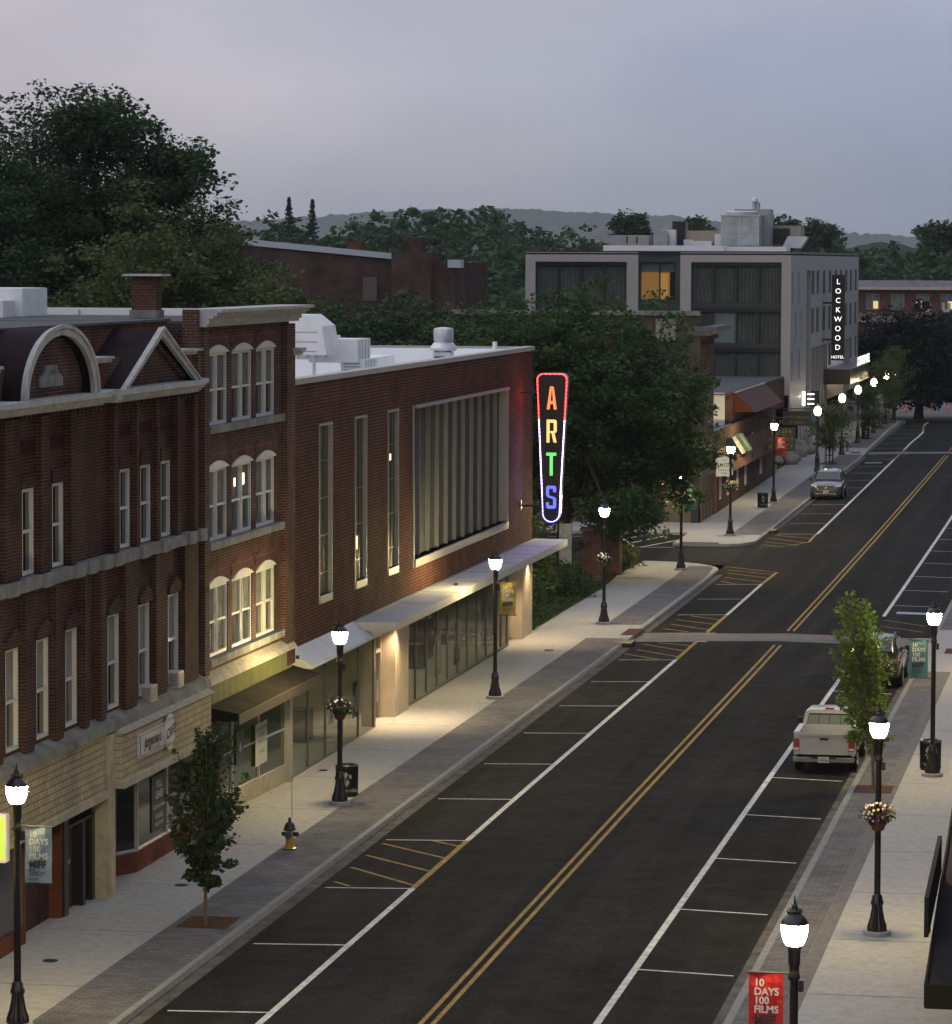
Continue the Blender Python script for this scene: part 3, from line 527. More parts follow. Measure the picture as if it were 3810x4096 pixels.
# ================= middle: three-bay brick building with cornice
Bb=thing('brick_building','red brick three-storey building with white cornice and nine arched double windows','building',(-10,97,walk(97)))
wy=((92.75,95.1),(95.55,97.85),(98.3,100.55)); wz_=((10.93,12.78,12.96),(7.95,9.80,9.98),(4.97,6.80,6.98))
ops=[(a,b,z0,z1) for a,b in wy for z0,z1,_ in wz_]
m=MB(); wallmesh(m,fr,92.1,102.3,4.3,13.5,ops,.3); m.box(-26,-10.32,92.1,102.25,0,13.5); m.box(-10.31,-9.9,91.62,92.1,12.2,13.9); m.build('wall',bB,Bb)
MB().box(-10.0,-9.82,91.95,92.45,4.6,13.4).build('pilaster',bB,Bb); MB().box(-10.0,-9.82,101.3,102.3,3.9,13.4).build('pilaster',bB,Bb)
ab=brick('arch_brick',(.10,.038,.03),(.07,.028,.024),(.16,.12,.11),bw=.08,bh=.3)
for a,b in wy:
    for z0,z1,z2 in wz_:
        c=(a+b)/2; n=10; o_=[(c+(b-a+.5)/2*math.cos(R_(25+13*i)),z1-.75+1.36*math.sin(R_(25+13*i))) for i in range(11)]
        MB().fprism(fr,[(a-.1,z2-.05),(b+.1,z2-.05),(b+.2,z2+.18),(c+.5,z2+.4),(c-.5,z2+.4),(a-.2,z2+.18)],.002,.02).build('brick_arch',ab,Bb)
for a,b in wy:
    for z0,z1,z2 in wz_:
        c=(a+b)/2; f=window(fr,a,b,z0,z1,Bb,dep=.13,bw=.08,mull=(c,),rails=((z0+z1)/2-.03,),fm=trimw,gm=gdark if z0>5 else gdark2,mw=.22,th=.1)
        MB().fprism(fr,[(a,z1),(b,z1)]+[(b-(b-a)*t,z1+.20*math.sin(math.pi*t)**.8+.0) for t in (.06,.2,.35,.5,.65,.8,.94)],-.15,.05).build('arched_head',trimw,f)
        MB().fbox(fr,c-.03,c+.03,z0+.08,z1-.08,-.03,.0).build('mullion_bead',trimw,f)
        for (u0,u1) in ((a+.1,c-.13),(c+.13,b-.1)): MB().fbox(fr,u0,u1,(z0+z1)/2,z1-.1,-.096,-.092).build('blind',mat('pale_blind',(.13,.135,.13),.8,var=.3,vs=3),f)
MB().fbox(fr,97.0,97.3,9.2,9.5,-.09,-.085).fbox(fr,96.15,96.3,9.2,9.42,-.09,-.085).build('painted_lamp_reflection',lit,Bb)  # glowing patches stand for lamps reflected in the panes
for z0,_,_ in wz_: MB().box(-10.0,-9.8,92.55,100.95,z0-.19,z0).build('stone_sill',stone,Bb)
m=MB(); 
for k,(x,z0,z1) in enumerate(((-9.72,13.47,13.55),(-9.66,13.55,13.68),(-9.55,13.68,13.74),(-9.45,13.74,13.84),(-9.33,13.84,13.92))): m.box(-10.35,x,91.75-.0,102.35+.05*k,z0,z1)
m.build('cornice',trim,Bb); MB().box(-10.0,-9.6,102.0,102.75,12.62,12.72).box(-10.0,-9.68,102.05,102.7,12.52,12.62).build('end_bracket',trim,Bb)
MB().box(-26,-10.4,92.1,101.6,13.52,13.605).build('roof',roofd,Bb); MB().box(-34,-11.9,101.7,102.0,13.5,13.80).build('white_parapet',roofw,Bb)
m=MB(); 
for x in (-18.5,-15.9,-13.6): m.box(x,x+.05,101.66,101.7,13.62,13.76)
m.build('parapet_joints',metal,Bb)
MB().hexa([(-10.0,92.1,4.36),(-9.70,92.1,4.36),(-9.70,102.1,4.36),(-10,102.1,4.36)],[(-10.0,92.1,4.62),(-9.80,92.1,4.50),(-9.80,102.1,4.50),(-10,102.1,4.62)]).build('fascia_cap',shcap,Bb)
grn=mat('green_ribbed_metal',(.13,.14,.06),.55,var=.15,vs=2); m=MB().box(-10.0,-9.85,92.1,102.05,3.80,4.36)
for y in np.arange(92.15,102,.13): m.box(-9.85,-9.83,y,y+.06,3.82,4.35)
m.build('ribbed_fascia',grn,Bb)
aw=mat('dark_asphalt_shingle',(.018,.016,.012),.9,var=.4,vs=2.2,stain=((.05,.04,.025),1.4,.6))
m=MB().hexa([(-10.0,92.3,3.42),(-9.1,92.6,3.42),(-9.1,102.25,3.42),(-10.0,102.25,3.42)],[(-10.0,92.1,3.86),(-9.12,92.6,3.62),(-9.12,102.25,3.62),(-10.0,102.25,3.86)]); m.build('shingled_awning',aw,Bb)
MB().box(-9.1,-9.06,92.5,102.4,3.34,3.60).build('awning_edge',mat('brown_edge',(.035,.027,.02),.6),Bb)
MB().hexa([(-10.6,92.1,.3),(-10.1,98.5,.3),(-9.95,102.2,.3),(-11.5,102.2,.3)],[(-10.6,92.1,1.05),(-10.1,98.5,1.05),(-9.95,102.2,1.05),(-11.5,102.2,1.05)]).build('shop_base',mat('beige_render',(.30,.28,.23),.8,var=.15),Bb)
q=[(-10.58,92.15),(-10.25,96.5),(-10.12,99.0),(-9.98,101.7)]
m=MB()
for x,y in q: m.box(x-.05,x+.05,y-.05,y+.05,1.05,3.4)
for z in (1.08,2.1,3.05): m.tube([(x,y,z) for x,y in q],.035,5)
m.box(-10.05,-9.85,101.75,102.15,.3,3.0)
f=m.build('shop_frame',metal2,Bb); m=MB()
for a,b in zip(q[:-1],q[1:]): m.poly([(a[0],a[1],1.05),(b[0],b[1],1.05),(b[0],b[1],3.4),(a[0],a[1],3.4)])
m.build('pane',mat('green_dark_glass',(.02,.03,.008),.08,spec=.8,emit=(.3,.42,.05),es=.012),f)
poster('white real estate poster in the green-lit shop window under the dark awning',-10.08,99.3,2.0,1.5,1.15,[('COLDWELL BANKER',.13,.38),('PLOURDE',.13,.2),('REAL ESTATE',.13,.04),('FOR LEASE',.12,-.25)],pw,pk)
poster('dark poster with a star in the shop window left of the white poster',-10.18,97.2,2.15,.9,.9,[('*',.6,-.3)],pk,MT['sign_white'])

l=bpy.data.lights.new('fascia_light','POINT'); o=bpy.data.objects.new('fascia_light',l); C.objects.link(o); l.energy=3; l.color=(1,.88,.25); l.shadow_soft_size=.05; o.parent=Bb; o.location=Vector((-9.5,101.2,4.05))-ORG[Bb.name]
MB().lathe([(.05,0),(.05,.1)],(-9.5,101.2,4.12),n=10).build('fascia_lamp',black,Bb)
# ================= arts building
D=thing('arts_building','large modern red brick building with white roof, slot windows and glass ground floor','building',(-10,124,walk(124)))
sl_=[(106.2,108.0,5.4,10.42),(111.27,113.05,5.4,10.42),(116.35,118.1,5.38,10.42)]; big=(120.5,139.3,5.35,10.42)
gl=[(102.9,114.0,.55,3.35),(119.2,140.2,.6,3.35)]
m=MB(); wallmesh(m,fr,102.31,145.4,4.2,11.7,sl_+[big],.35)
wallmesh(m,FF(102.31),-18,-10.0,4.2,11.7,(),0); m.poly([(-10,145.4,.2),(-18,145.4,.2),(-18,145.4,11.7),(-10,145.4,11.7)]); m.poly([(-18,145.4,0),(-18,102.31,0),(-18,102.31,11.7),(-18,145.4,11.7)])
m.build('wall',bArt,D)
m=MB().box(-10.35,-9.93,102.31,145.45,11.66,11.82); m.box(-18.2,-10.35,145.05,145.45,11.66,11.80); m.build('coping',metal2,D)
m=MB().box(-17.9,-10.35,102.4,145.05,11.0,11.1); m.box(-10.5,-10.34,102.4,145.0,11.1,11.70); m.box(-17.9,-10.5,144.9,145.04,11.1,11.72); m.box(-18.0,-17.8,102.4,145,11.1,11.9)
m.box(-17.8,-12.3,123.5,129,11.1,11.85)
m.build('roof',roofw,D)
frm=mat('grey_window_metal',(.25,.26,.27),.5,metal=.3,var=.1,vs=2)
lith=mat('dim_lit_glass',(.035,.037,.030),.6,spec=.03,emit=(.9,.8,.5),es=.015)
for k,o in enumerate(sl_):
    f=MB().fbox(fr,o[0],o[0]+.07,o[2]-.22,o[3],-.3,.025).fbox(fr,o[1]-.07,o[1],o[2]-.22,o[3],-.3,.025).fbox(fr,o[0]+.07,o[1]-.07,o[2]-.22,o[2],-.3,.05).fbox(fr,o[0]+.07,o[1]-.07,o[3]-.07,o[3],-.3,.025).build('slot_window',frm,D)
    MB().poly([fr(o[0]+.05,o[2],-.105),fr(o[1]-.05,o[2],-.105),fr(o[1]-.05,o[3],-.105),fr(o[0]+.05,o[3],-.105)]).build('pane',lith,f)
    m=MB(); m.fbox(fr,(o[0]+o[1])/2+.15,(o[0]+o[1])/2+.2,o[2],o[3],-.10,-.08)
    for z in np.arange(o[2]+.6,o[3],1.1): m.fbox(fr,o[0]+.1,o[1]-.1,z,z+.04,-.10,-.085)
    m.build('glazing_bars',black,f)
MB().fbox(fr,112.0,112.12,6.35,6.75,-.1,-.095).fbox(fr,117.2,117.4,8.8,9.0,-.1,-.095).build('lit_lamp',lit,D)
a,b,c_,d_=big
f=MB().fbox(fr,a,a+.12,c_-.25,d_,-.34,.05).fbox(fr,b-.12,b,c_-.25,d_,-.34,.05).fbox(fr,a+.12,b-.12,c_-.25,c_,-.34,.1).fbox(fr,a+.12,b-.12,d_-.1,d_,-.34,.12).build('louvred_window',frm,D)
MB().poly([fr(a+.1,c_,-.3),fr(b-.1,c_,-.3),fr(b-.1,d_,-.3),fr(a+.1,d_,-.3)]).build('pane',mat('louvre_glass',(.06,.065,.068),.6,spec=.03),f)
n=11; st=(b-a-.24)/n
for k in range(n):
    u=a+.12+st*k
    MB().fbox(fr,u+.3,u+.36,c_,d_-.1,-.29,-.15).build('louvre',mat('louvre_metal',(.15,.16,.175),.55,metal=.2,var=.12,vs=1),f)
# canopies
cz=mat('canopy_metal',(.46,.47,.49),.5,metal=.35,var=.1,vs=1.5)
MB().hexa([(-10.0,102.35,3.72),(-9.33,102.35,3.72),(-9.33,117.5,3.72),(-10,117.5,3.72)],[(-10.0,102.35,4.22),(-9.36,102.35,3.80),(-9.36,117.5,3.80),(-10,117.5,4.22)]).build('entrance_canopy',cz,D)
ca=MB().box(-10.0,-8.66,111.0,145.9,3.96,4.22).hexa([(-10,111.2,3.74),(-9.3,111.2,3.74),(-9.3,145.5,3.74),(-10,145.5,3.74)],[(-10,111.2,3.959),(-8.9,111.2,3.959),(-8.9,145.5,3.959),(-10,145.5,3.959)]).build('long_canopy',cz,D)
m=MB()
for y in np.arange(117.5,146,4.1): m.box(-9.99,-8.67,y,y+.03,4.22,4.226)
m.box(-10.0,-9.93,111.3,145.4,4.22,4.255); m.build('canopy_seams',mat('seam',(.10,.10,.11),.6),ca)
# ground floor: pillars, glazing with a room behind
pil=mat('beige_panel',(.38,.33,.27),.7,var=.1,vs=2)
MB().box(-10.5,-9.86,117.0,119.2,0.3,3.75).build('pillar',pil,D); MB().box(-10.5,-9.86,142.1,144.6,0.3,3.75).build('pillar',pil,D)
MB().box(-10.2,-9.9,102.35,114.4,.2,.52).box(-10.2,-9.9,119.2,139.8,.2,.6).build('base_kerb',conc,D)
glz=glassmat('shop_glazing',(.05,.055,.042),.62,.06)
def glazing(y0,y1,n,z0,z1,nm='glazing'):
    m=MB(); m.box(-10.06,-9.97,y0,y1,z0,z0+.09); m.box(-10.06,-9.97,y0,y1,z1-.09,z1); s=(y1-y0)/n
    for k in range(n+1): m.box(-10.05,-9.995,y0+k*s-.04,y0+k*s+.04,z0+.09,z1-.09)
    f=m.build(nm,mat('mullion_metal',(.10,.10,.095),.5,metal=.3),D); g=MB()
    for k in range(n): MB().poly([(-10.04,y0+k*s+.02,z0),(-10.04,y0+(k+1)*s-.02,z0),(-10.04,y0+(k+1)*s-.02,z1),(-10.04,y0+k*s+.02,z1)]).build('pane',glz,f)
    return f
glazing(102.5,114.3,5,.52,3.70); glazing(119.25,136.9,9,.6,3.72); glazing(136.9,139.6,2,.6,3.72)
for (y0,y1) in ((114.5,116.9),(139.8,142.0)):
    m=MB(); m.box(-10.45,-10.3,y0,y1,2.72,2.82); m.box(-10.45,-10.3,y0,y0+.08,.35,3.72); m.box(-10.45,-10.3,y1-.08,y1,.35,3.72); c=(y0+y1)/2+.1; m.box(-10.44,-10.31,c-.04,c+.04,.35,2.72); dr=m.build('door',mat('champagne_metal',(.34,.30,.25),.5,metal=.3),D)
    MB().poly([(-10.38,y0,.4),(-10.38,y1,.4),(-10.38,y1,3.7),(-10.38,y0,3.7)]).build('door_glass',glz,dr); MB().tube([(-10.25,c-.2,1.2),(-10.25,c-.2,1.9)],.025).tube([(-10.25,c+.2,1.2),(-10.25,c+.2,1.9)],.025).build('handle',metal,dr)
    MB().box(-10.38,-9.99,y0-.02,y0-.001,.3,3.5).build('door_jamb',pil,D)
inw=mat('interior_wall',(.42,.40,.29),.8,var=.25,vs=.8); MB().box(-14.2,-14.0,102.5,145.2,.3,3.75).box(-14,-10.5,102.36,102.46,.3,3.7).box(-14,-10.5,145.2,145.3,.3,3.7).box(-14,-10.5,118.0,118.2,.3,3.7).build('interior_wall',inw,D)
MB().box(-14,-10.2,102.4,145.3,.3,.45).build('interior_floor',mat('interior_floor',(.22,.20,.15),.4,var=.15,vs=1),D)
MB().box(-14,-10.2,102.4,145.3,3.76,3.82).build('interior_ceiling',inw,D)
m=MB(); 
for y in (104.5,108.5,112.5,122,126,130,134,138): m.box(-12.6,-12.3,y,y+.9,3.72,3.75)
m.build('ceiling_lamps',mat('office_lamp',(1,.9,.7),.5,emit=(1,.85,.45),es=30.0),D)
m=MB()
for y,x,h in ((104,-12.5,1.3),(107.5,-13,1.6),(110.3,-12,1.1),(121.5,-13.1,1.5),(124,-12.2,1.0),(128,-13.3,1.9),(131,-12.4,1.0),(134.5,-12.8,1.6)): m.box(x,x+.7,y,y+1.1,.45,.45+h)
m.build('interior_counters',mat('interior_dark',(.06,.05,.04),.7,var=.3),D)
for y,z,w_,h_,ml,lb in ((108.4,1.9,.8,.95,mat('poster_blue',(.25,.38,.45),.6),'pale blue poster behind the glass left of the entrance door'),(125.7,1.7,1.1,1.4,mat('poster_amber',(.30,.22,.08),.7),'amber poster behind the long glass front'),(129.3,1.75,1.2,1.5,mat('poster_brown',(.05,.03,.025),.7),'dark brown poster in the middle of the long glass front'),(133.6,1.9,1.0,1.6,mat('poster_pale',(.35,.38,.38),.7),'pale poster with a figure near the right end of the glass front'),(112.0,1.75,1.0,1.1,mat('poster_black',(.02,.02,.02),.7),'black poster in the glazing beside the entrance door')):
    p=thing('window_poster',lb,'poster',(-10.09,y,z)); MB().box(-10.1,-10.09,y-w_/2,y+w_/2,z-h_/2,z+h_/2).build('sheet',ml,p); MB().fprism(FL(-10.09),[(y-.15,z-h_*.35),(y+.2,z-h_*.35),(y+.12,z+.1),(y+.22,z+h_*.33),(y-.1,z+h_*.35),(y-.18,z)],.0,.006).build('picture',pk if 'pale' in lb or 'blue' in lb else pw,p)
def downlight(x,y,z,e,par,cone=120,col=(1,.72,.40)):
    MB().lathe([(.09,0),(.09,.04)],(x,y,z),n=14).build('downlight',mat('downlight_face',(1,.9,.7),.5,emit=(1,.75,.4),es=25),par)
    l=bpy.data.lights.new('downlight_beam','SPOT'); o=bpy.data.objects.new('downlight_beam',l); C.objects.link(o); l.energy=e; l.spot_size=R_(cone); l.spot_blend=.7; l.color=col; l.shadow_soft_size=.08
    o.parent=par; o.location=Vector((x,y,z-.03))-ORG[par.name]
for y in (114.2,116.2): downlight(-9.5,y+.6,3.66,640,D)
downlight(-9.5,140.6,3.66,480,D); downlight(-9.5,143.4,3.66,280,D); downlight(-9.6,103.2,3.68,60,D)
# up-light washing the brick above the canopy
l=bpy.data.lights.new('wall_washer','SPOT'); o=bpy.data.objects.new('wall_washer',l); C.objects.link(o); l.energy=120; l.spot_size=R_(150); l.spot_blend=1; l.color=(1,.5,.2); l.shadow_soft_size=.15; o.parent=D; o.location=Vector((-9.2,124.2,4.5))-ORG[D.name]; o.rotation_euler=(0,R_(-140),0)
MB().lathe([(.07,0),(.06,.1)],(-9.2,124.2,4.2),n=12).build('washer_lamp',black,D)
# roof equipment
u=thing('rooftop_unit','tall white ducted air handler on legs on the white roof','rooftop unit',(-12.3,116,11.1))
def qprism(P,y0,y1): # polygon in xz extruded in y
    n=len(P); return MB().add([(x,y0,z) for x,z in P]+[(x,y1,z) for x,z in P],[tuple(range(n)),tuple(range(2*n-1,n-1,-1))]+[(i,n+i,n+(i+1)%n,(i+1)%n) for i in range(n)])
MB().box(-14.8,-12.9,115,117.5,12.6,13.42).build('fan_box',unitw,u,bevel=.03)
qprism([(-12.9,12.75),(-12.9,13.45),(-12.2,13.45),(-11.75,13.1),(-11.6,12.2),(-12.75,12.2)],114.6,116.6).build('duct_hood',unitw,u)
MB().box(-12.7,-11.1,117.0,119,11.9,12.65).box(-11.7,-10.9,117.2,119.2,11.15,12.0).box(-13.4,-12.0,116.8,118.6,12.0,12.75).build('air_box',unitw,u,bevel=.02)
m=MB()
for x,y in ((-12.75,114.6),(-12.0,114.7),(-13.6,115.2),(-12.4,116.4)): m.tube([(x,y,11.1),(x,y,12.3)],.04,6)
m.tube([(-14,113.6,11.25),(-10.8,114.2,11.25)],.04,6); m.tube([(-14,114.0,11.35),(-11.0,114.8,11.32)],.04,6); m.build('legs',metal,u)
sm=mat('unit_seam',(.30,.31,.32),.6); m=MB()
for y in np.arange(117.3,119,.45): m.box(-10.905,-10.893,y,y+.03,11.2,11.95); m.box(-11.105,-11.09,y,y+.03,11.95,12.6)
for x in (-14.3,-13.8,-13.3): m.box(x,x+.03,114.985,115,12.65,13.4)
for x in np.arange(-13.3,-12.1,.3): m.box(x,x+.03,116.78,116.80,12.05,12.7)
for z in (12.3,12.6,12.9): m.box(-12.7,-11.9,114.585,114.6,z,z+.02)
for z in np.arange(11.25,11.9,.1): m.box(-11.6,-11.05,117.18,117.2,z,z+.03)
m.build('seams_and_grilles',sm,u)
for yy,xx,lb_ in ((112,-12.4,'thin pipe run nearest the fan on the white roof'),(126.5,-11.2,'pipe run across the white roof behind the coping')): tag(MB().tube([(xx-2,yy,11.2),(xx,yy+.8,11.2),(xx+.8,yy+5,11.2)],.05,6).build('roof_pipe',metal),lb_,'pipe')
e=thing('exhaust_fan','round silver exhaust fan on a square curb on the white roof','exhaust fan',(-11.4,134,11.1))
MB().box(-11.75,-11.1,133.4,134.1,11.1,11.85).build('curb',metal,e,bevel=.02); MB().lathe([(.32,0),(.47,.06),(.50,.14),(.36,.34),(.33,.36),(.33,.4),(.36,.42),(.37,.78),(.34,.86),(.1,.9)],(-11.42,133.75,11.85),n=28).build('fan_head',metal,e,smooth=True)
MB().box(-11.68,-11.3,133.36,133.399,11.35,11.7).build('control_box',black,e,bevel=.01)
tag(MB().lathe([(.09,0),(.09,.8)],(-10.6,140,11.3),n=14).build('vent_pipe',unitw),'white plastic vent pipe near the front corner of the white roof','pipe')
tag(MB().lathe([(.17,0),(.2,.22),(.17,.24)],(-11.9,121.5,11.1),n=14).build('roof_drain',mat('drain_grey',(.2,.2,.2),.6)),'small ribbed grey roof drain beside the white air handler','roof drain')
# ================= ARTS sign
S=thing('arts_sign','tall tapered black blade sign spelling ARTS in coloured letters','sign',(-8.75,142.6,8))
zt,zb=10.86,5.12; yc=142.3
def outline(k=0,n=7):
    P=[]; xt0,xt1=-9.36+k,-8.16-k; xb0,xb1=-9.12+k,-8.42-k; r=.24-k*.5; rb=.35-k
    for i in range(n+1): t=math.pi/2*(1-i/n)+math.pi/2; t=R_(180)-R_(90)*i/n; P.append((xt0+r+r*math.cos(t),zt-k-r+r*math.sin(t)))
    for i in range(n+1): t=R_(90)-R_(90)*i/n; P.append((xt1-r+r*math.cos(t),zt-k-r+r*math.sin(t)))
    for i in range(2*n+1): t=-R_(180)*i/(2*n); P.append(((xb0+xb1)/2+rb*math.cos(t),zb+k+rb+rb*math.sin(t)))
    return P[::-1]
MB().fprism(FF(yc),outline(0),-.38,0).build('sign_case',mat('sign_side',(.24,.25,.27),.5,metal=.3),S)
MB().fprism(FF(yc),outline(.035),.0,.015).build('sign_face',mat('sign_face',(.012,.012,.016),.5),S)
O=outline(.03); n=len(O)
segs={'red':[], 'white':[], 'blue':[]}
def em(nm,c,s): return mat(nm,c,.5,emit=c,es=s)
cols={'red':em('led_red',(1,.03,.03),14.0),'white':em('led_violet',(.62,.38,1.0),13),'blue':em('led_blue',(.20,.16,1.0),12)}
for i in range(n):
    a,b=O[i],O[(i+1)%n]; K=max(1,int(math.dist(a,b)/.15))
    for j in range(K):
        p=(a[0]+(b[0]-a[0])*j/K,a[1]+(b[1]-a[1])*j/K); q=(a[0]+(b[0]-a[0])*(j+1)/K,a[1]+(b[1]-a[1])*(j+1)/K)
        z=(p[1]+q[1])/2; segs['red' if z>9.15 else 'white' if z>6.1 else 'blue'].append((p,q))
for c,sg_ in segs.items():
    m=MB()
    for p,q in sg_: 
        q=(p[0]+(q[0]-p[0])*.78,p[1]+(q[1]-p[1])*.78); m.tube([(p[0],yc-.03,p[1]),(q[0],yc-.03,q[1])],.018,5); m.tube([(p[0],yc+.40,p[1]),(q[0],yc+.40,q[1])],.018,5)
    m.build('led_border',cols[c],S)
def strokes(L_,cx,z0,h,w_,t):
    f=FF(yc); m=MB(); P=lambda q:[(cx+(x-.5)*w_,z0+y*h) for x,y in q]; T=t/w_; V=t/h
    add=lambda q:m.fprism(f,P(q),.015,.03)
    if L_=='A':
        add([(0,0),(T,0),(.5+.02,1),(.5-T*.62,1)]); add([(1-T,0),(1,0),(.5+T*.62,1),(.5-.02,1)]); add([(.24,.24),(.76,.24),(.74,.24+V),(.26,.24+V)])
    if L_=='R':
        add([(0,0),(T,0),(T,1),(0,1)]); add([(T,1-V),(.86,1-V),(.86,1),(T,1)]); add([(.86,1-V*.8),(1,1-V*.8),(1,1-V*.5),(.86,1)]); add([(1-T,.5),(1,.5),(1,1-V*.8),(1-T,1-V*.8)]); add([(T,.42),(.9,.42),(1,.5),(T,.5)]); add([(.48,.42),(.48+T,.42),(1,0),(1-T,0)])
    if L_=='T': add([(0,1-V),(1,1-V),(1,1),(0,1)]); add([(.5-T/2,0),(.5+T/2,0),(.5+T/2,1-V),(.5-T/2,1-V)])
    if L_=='S':
        add([(T,1-V),(.86,1-V),(.86,1),(.14,1),(0,1-V*.6),(0,1-V)]); add([(0,.6),(T,.56),(T,1-V),(0,1-V)]); add([(1-T,.72),(1,.72),(1,1-V*.6),(.86,1),(1-T,1-V)]); add([(0,.6),(.15,.50),(T,.56)]); add([(.15,.5),(.7,.42),(1,.42),(.86,.5),(T,.57)])
        add([(1-T,V),(1,V*.6),(1,.42),(1-T,.44)]); add([(0,V*.6),(.14,0),(.86,0),(1,V*.6),(1-T,V),(0,V)]); add([(0,V),(T,V),(T,.27),(0,.27)])
    return m
for ch,c,z0 in (('A',(1,.28,.10),9.47),('R',(1,.66,.24),8.20),('T',(.16,.85,.18),6.93),('S',(.16,.20,1.0),5.66)):
    strokes(ch,-8.765+(-.01 if ch in 'TS' else 0),z0,.88,.39,.115).build('letter',em('letter_'+ch.lower(),c,1.0),S)
for z_,c_,e_ in ((9.9,(1,.03,.03),20),(8.2,(.45,.25,1),16),(6.6,(.34,.16,1),22)):
    l=bpy.data.lights.new('led_glow','POINT'); o=bpy.data.objects.new('led_glow',l); C.objects.link(o); l.energy=e_; l.color=c_; l.shadow_soft_size=.1; o.parent=S; o.location=Vector((-9.5,142.5,z_))-ORG[S.name]
MB().tube([(-10.0,142.4,10.1),(-9.3,142.4,10.1)],.03,6).tube([(-10,142.4,5.75),(-9.05,142.4,5.75)],.04,6).box(-10.02,-9.95,142.3,142.5,5.6,5.95).build('brackets',black,S)
bK=brick('pub_brick',(.060,.030,.025),(.040,.023,.02),(.14,.12,.11),ms=.013)
# ================= corner pub (brick, angled corner) across the side street
fr2=FL(-10.2); zc=walk(206)
K=thing('brick_building','dark red brick pub building with an angled corner across the side street','building',(-11,207,zc))
m=MB(); wallmesh(m,fr2,204.5,211.4,.5,12.2,[(206.4,207.3,8.0,10.3),(209.0,209.8,8.0,10.3),(206.4,207.3,5.0,7.4),(209.0,209.8,5.0,7.4)],.25)
wallmesh(m,FF(204.5),-24,-10.2,.5,12.3,[(-13.0,-11.35,7.3,10.4),(-17.2,-15.6,7.3,10.4)],.25); m.box(-24,-10.47,204.8,211.35,0,12.0); m.build('wall',bK,K)
for a,b,c_,d_ in ((206.4,207.3,8.0,10.3),(209.0,209.8,8.0,10.3),(206.4,207.3,5.0,7.4),(209.0,209.8,5.0,7.4)): window(fr2,a,b,c_,d_,K,dep=.1,bw=.08,rails=((c_+d_)/2,),fm=mat('brown_trim',(.10,.08,.07),.6),gm=gdark,th=.08)
for a in (-13.0,-17.2): window(FF(204.5),a,a+1.65,7.3,10.4,K,dep=.18,bw=.1,rails=(9.2,),fm=MT['brown_trim'],gm=mat('pub_glass',(.07,.08,.09),.2),th=.08)
m=MB(); m.box(-24,-13.6,204.1,204.5,11.2,11.45); m.box(-10.9,-9.3,204.2,211.5,11.35,11.6); m.hexa([(-10.9,204.3,11.1),(-9.8,204.3,11.1),(-9.8,211.4,11.1),(-10.9,211.4,11.1)],[(-10.9,204.2,11.349),(-9.4,204.2,11.349),(-9.4,211.5,11.349),(-10.9,211.5,11.349)]); m.build('cornice',mat('old_copper_trim',(.14,.14,.15),.7,var=.3),K)
m=MB(); 
for y in np.arange(204.6,211.2,.5): m.box(-10.2,-9.95,y,y+.2,10.85,11.1)
m.box(-10.21,-10.12,205,211,10.0+.45,10.6); m.build('corbels',bK,K)
MB().box(-12.65,-11.55,204.4,204.5,10.75,12.0).build('carved_panel',mat('limestone',(.26,.24,.21),.8,var=.3,vs=4),K); MB().box(-13.2,-11.1,204.38,204.5,7.1,7.3).box(-14.6,-14.1,204.4,204.5,10.6,10.9).build('stone_sill',stone,K)
m=MB().box(-24,-10.2,204.3,204.6,12.2,12.45); m.build('parapet_cap',stone,K)
# its ground floor panels and corner recess
pan=mat('olive_panel',(.12,.105,.075),.6,var=.2,vs=3); 
m=MB(); m.box(-10.25,-10.12,204.4,211.4,.6,1.75); m.box(-10.22,-10.1,204.4,211.4,3.25,3.6)
for y in (204.4,205.9,207.4,208.9,210.6): m.box(-10.2,-10.05,y,y+.16,.6,3.3)
m.build('timber_front',mat('pub_timber',(.10,.075,.055),.6,var=.2,vs=3),K)
MB().box(-10.3,-10.0,210.8,211.35,.6,3.4).build('brick_pier',brick('lit_brick',(.28,.12,.07),(.22,.10,.06),(.3,.25,.2)),K)  # lighter copy of the pub brick; lamplight is put into its colour
MB().box(-10.21,-10.19,204.6,210.6,1.8,3.25).build('pub_glass',gdark2,K)
MB().box(-12.1,-10.6,204.43,204.49,.6,3.2).build('olive_panelling',pan,K); MB().box(-10.6,-10.19,204.2,204.49,.55,3.5).build('corner_post',mat('dark_green_post',(.015,.02,.02),.5),K); MB().box(-13.2,-12.7,204.2,204.49,.55,3.5).build('corner_post',MT['dark_green_post'],K)
MB().box(-24,-13.3,204.40,204.49,.5,3.0).build('grey_front',mat('grey_pub_panel',(.11,.105,.10),.7,var=.2),K)
MB().box(-12.3,-11.0,204.3,204.4,2.9,3.0).build('lit_soffit',mat('warm_lamp_face',(1,.8,.5),.5,emit=(1,.65,.3),es=3),K)
def plight(x,y,z,e,par,r=.06,col=(1,.62,.28)):
    l=bpy.data.lights.new('lamp_light','POINT'); o=bpy.data.objects.new('lamp_light',l); C.objects.link(o); l.energy=e; l.color=col; l.shadow_soft_size=r; o.parent=par; o.location=Vector((x,y,z))-ORG[par.name]
plight(-11.6,203.7,2.7,18,K)
s=thing('hanging_pub_sign','white scalloped hanging sign reading ELM CITY on a black scroll bracket','sign',(-9.5,210.5,3.6))
MB().fprism(FF(210.5),[(-9.95,3.15),(-9.9,3.05),(-9.5,3.08),(-9.1,3.05),(-8.98,3.2),(-9.05,3.6),(-8.98,4.0),(-9.15,4.1),(-9.5,4.18),(-9.88,4.1),(-9.98,3.98),(-9.92,3.6)],-.05,0).build('board',mat('cream_sign',(.62,.60,.52),.6,emit=(1,.9,.7),es=.25),s)
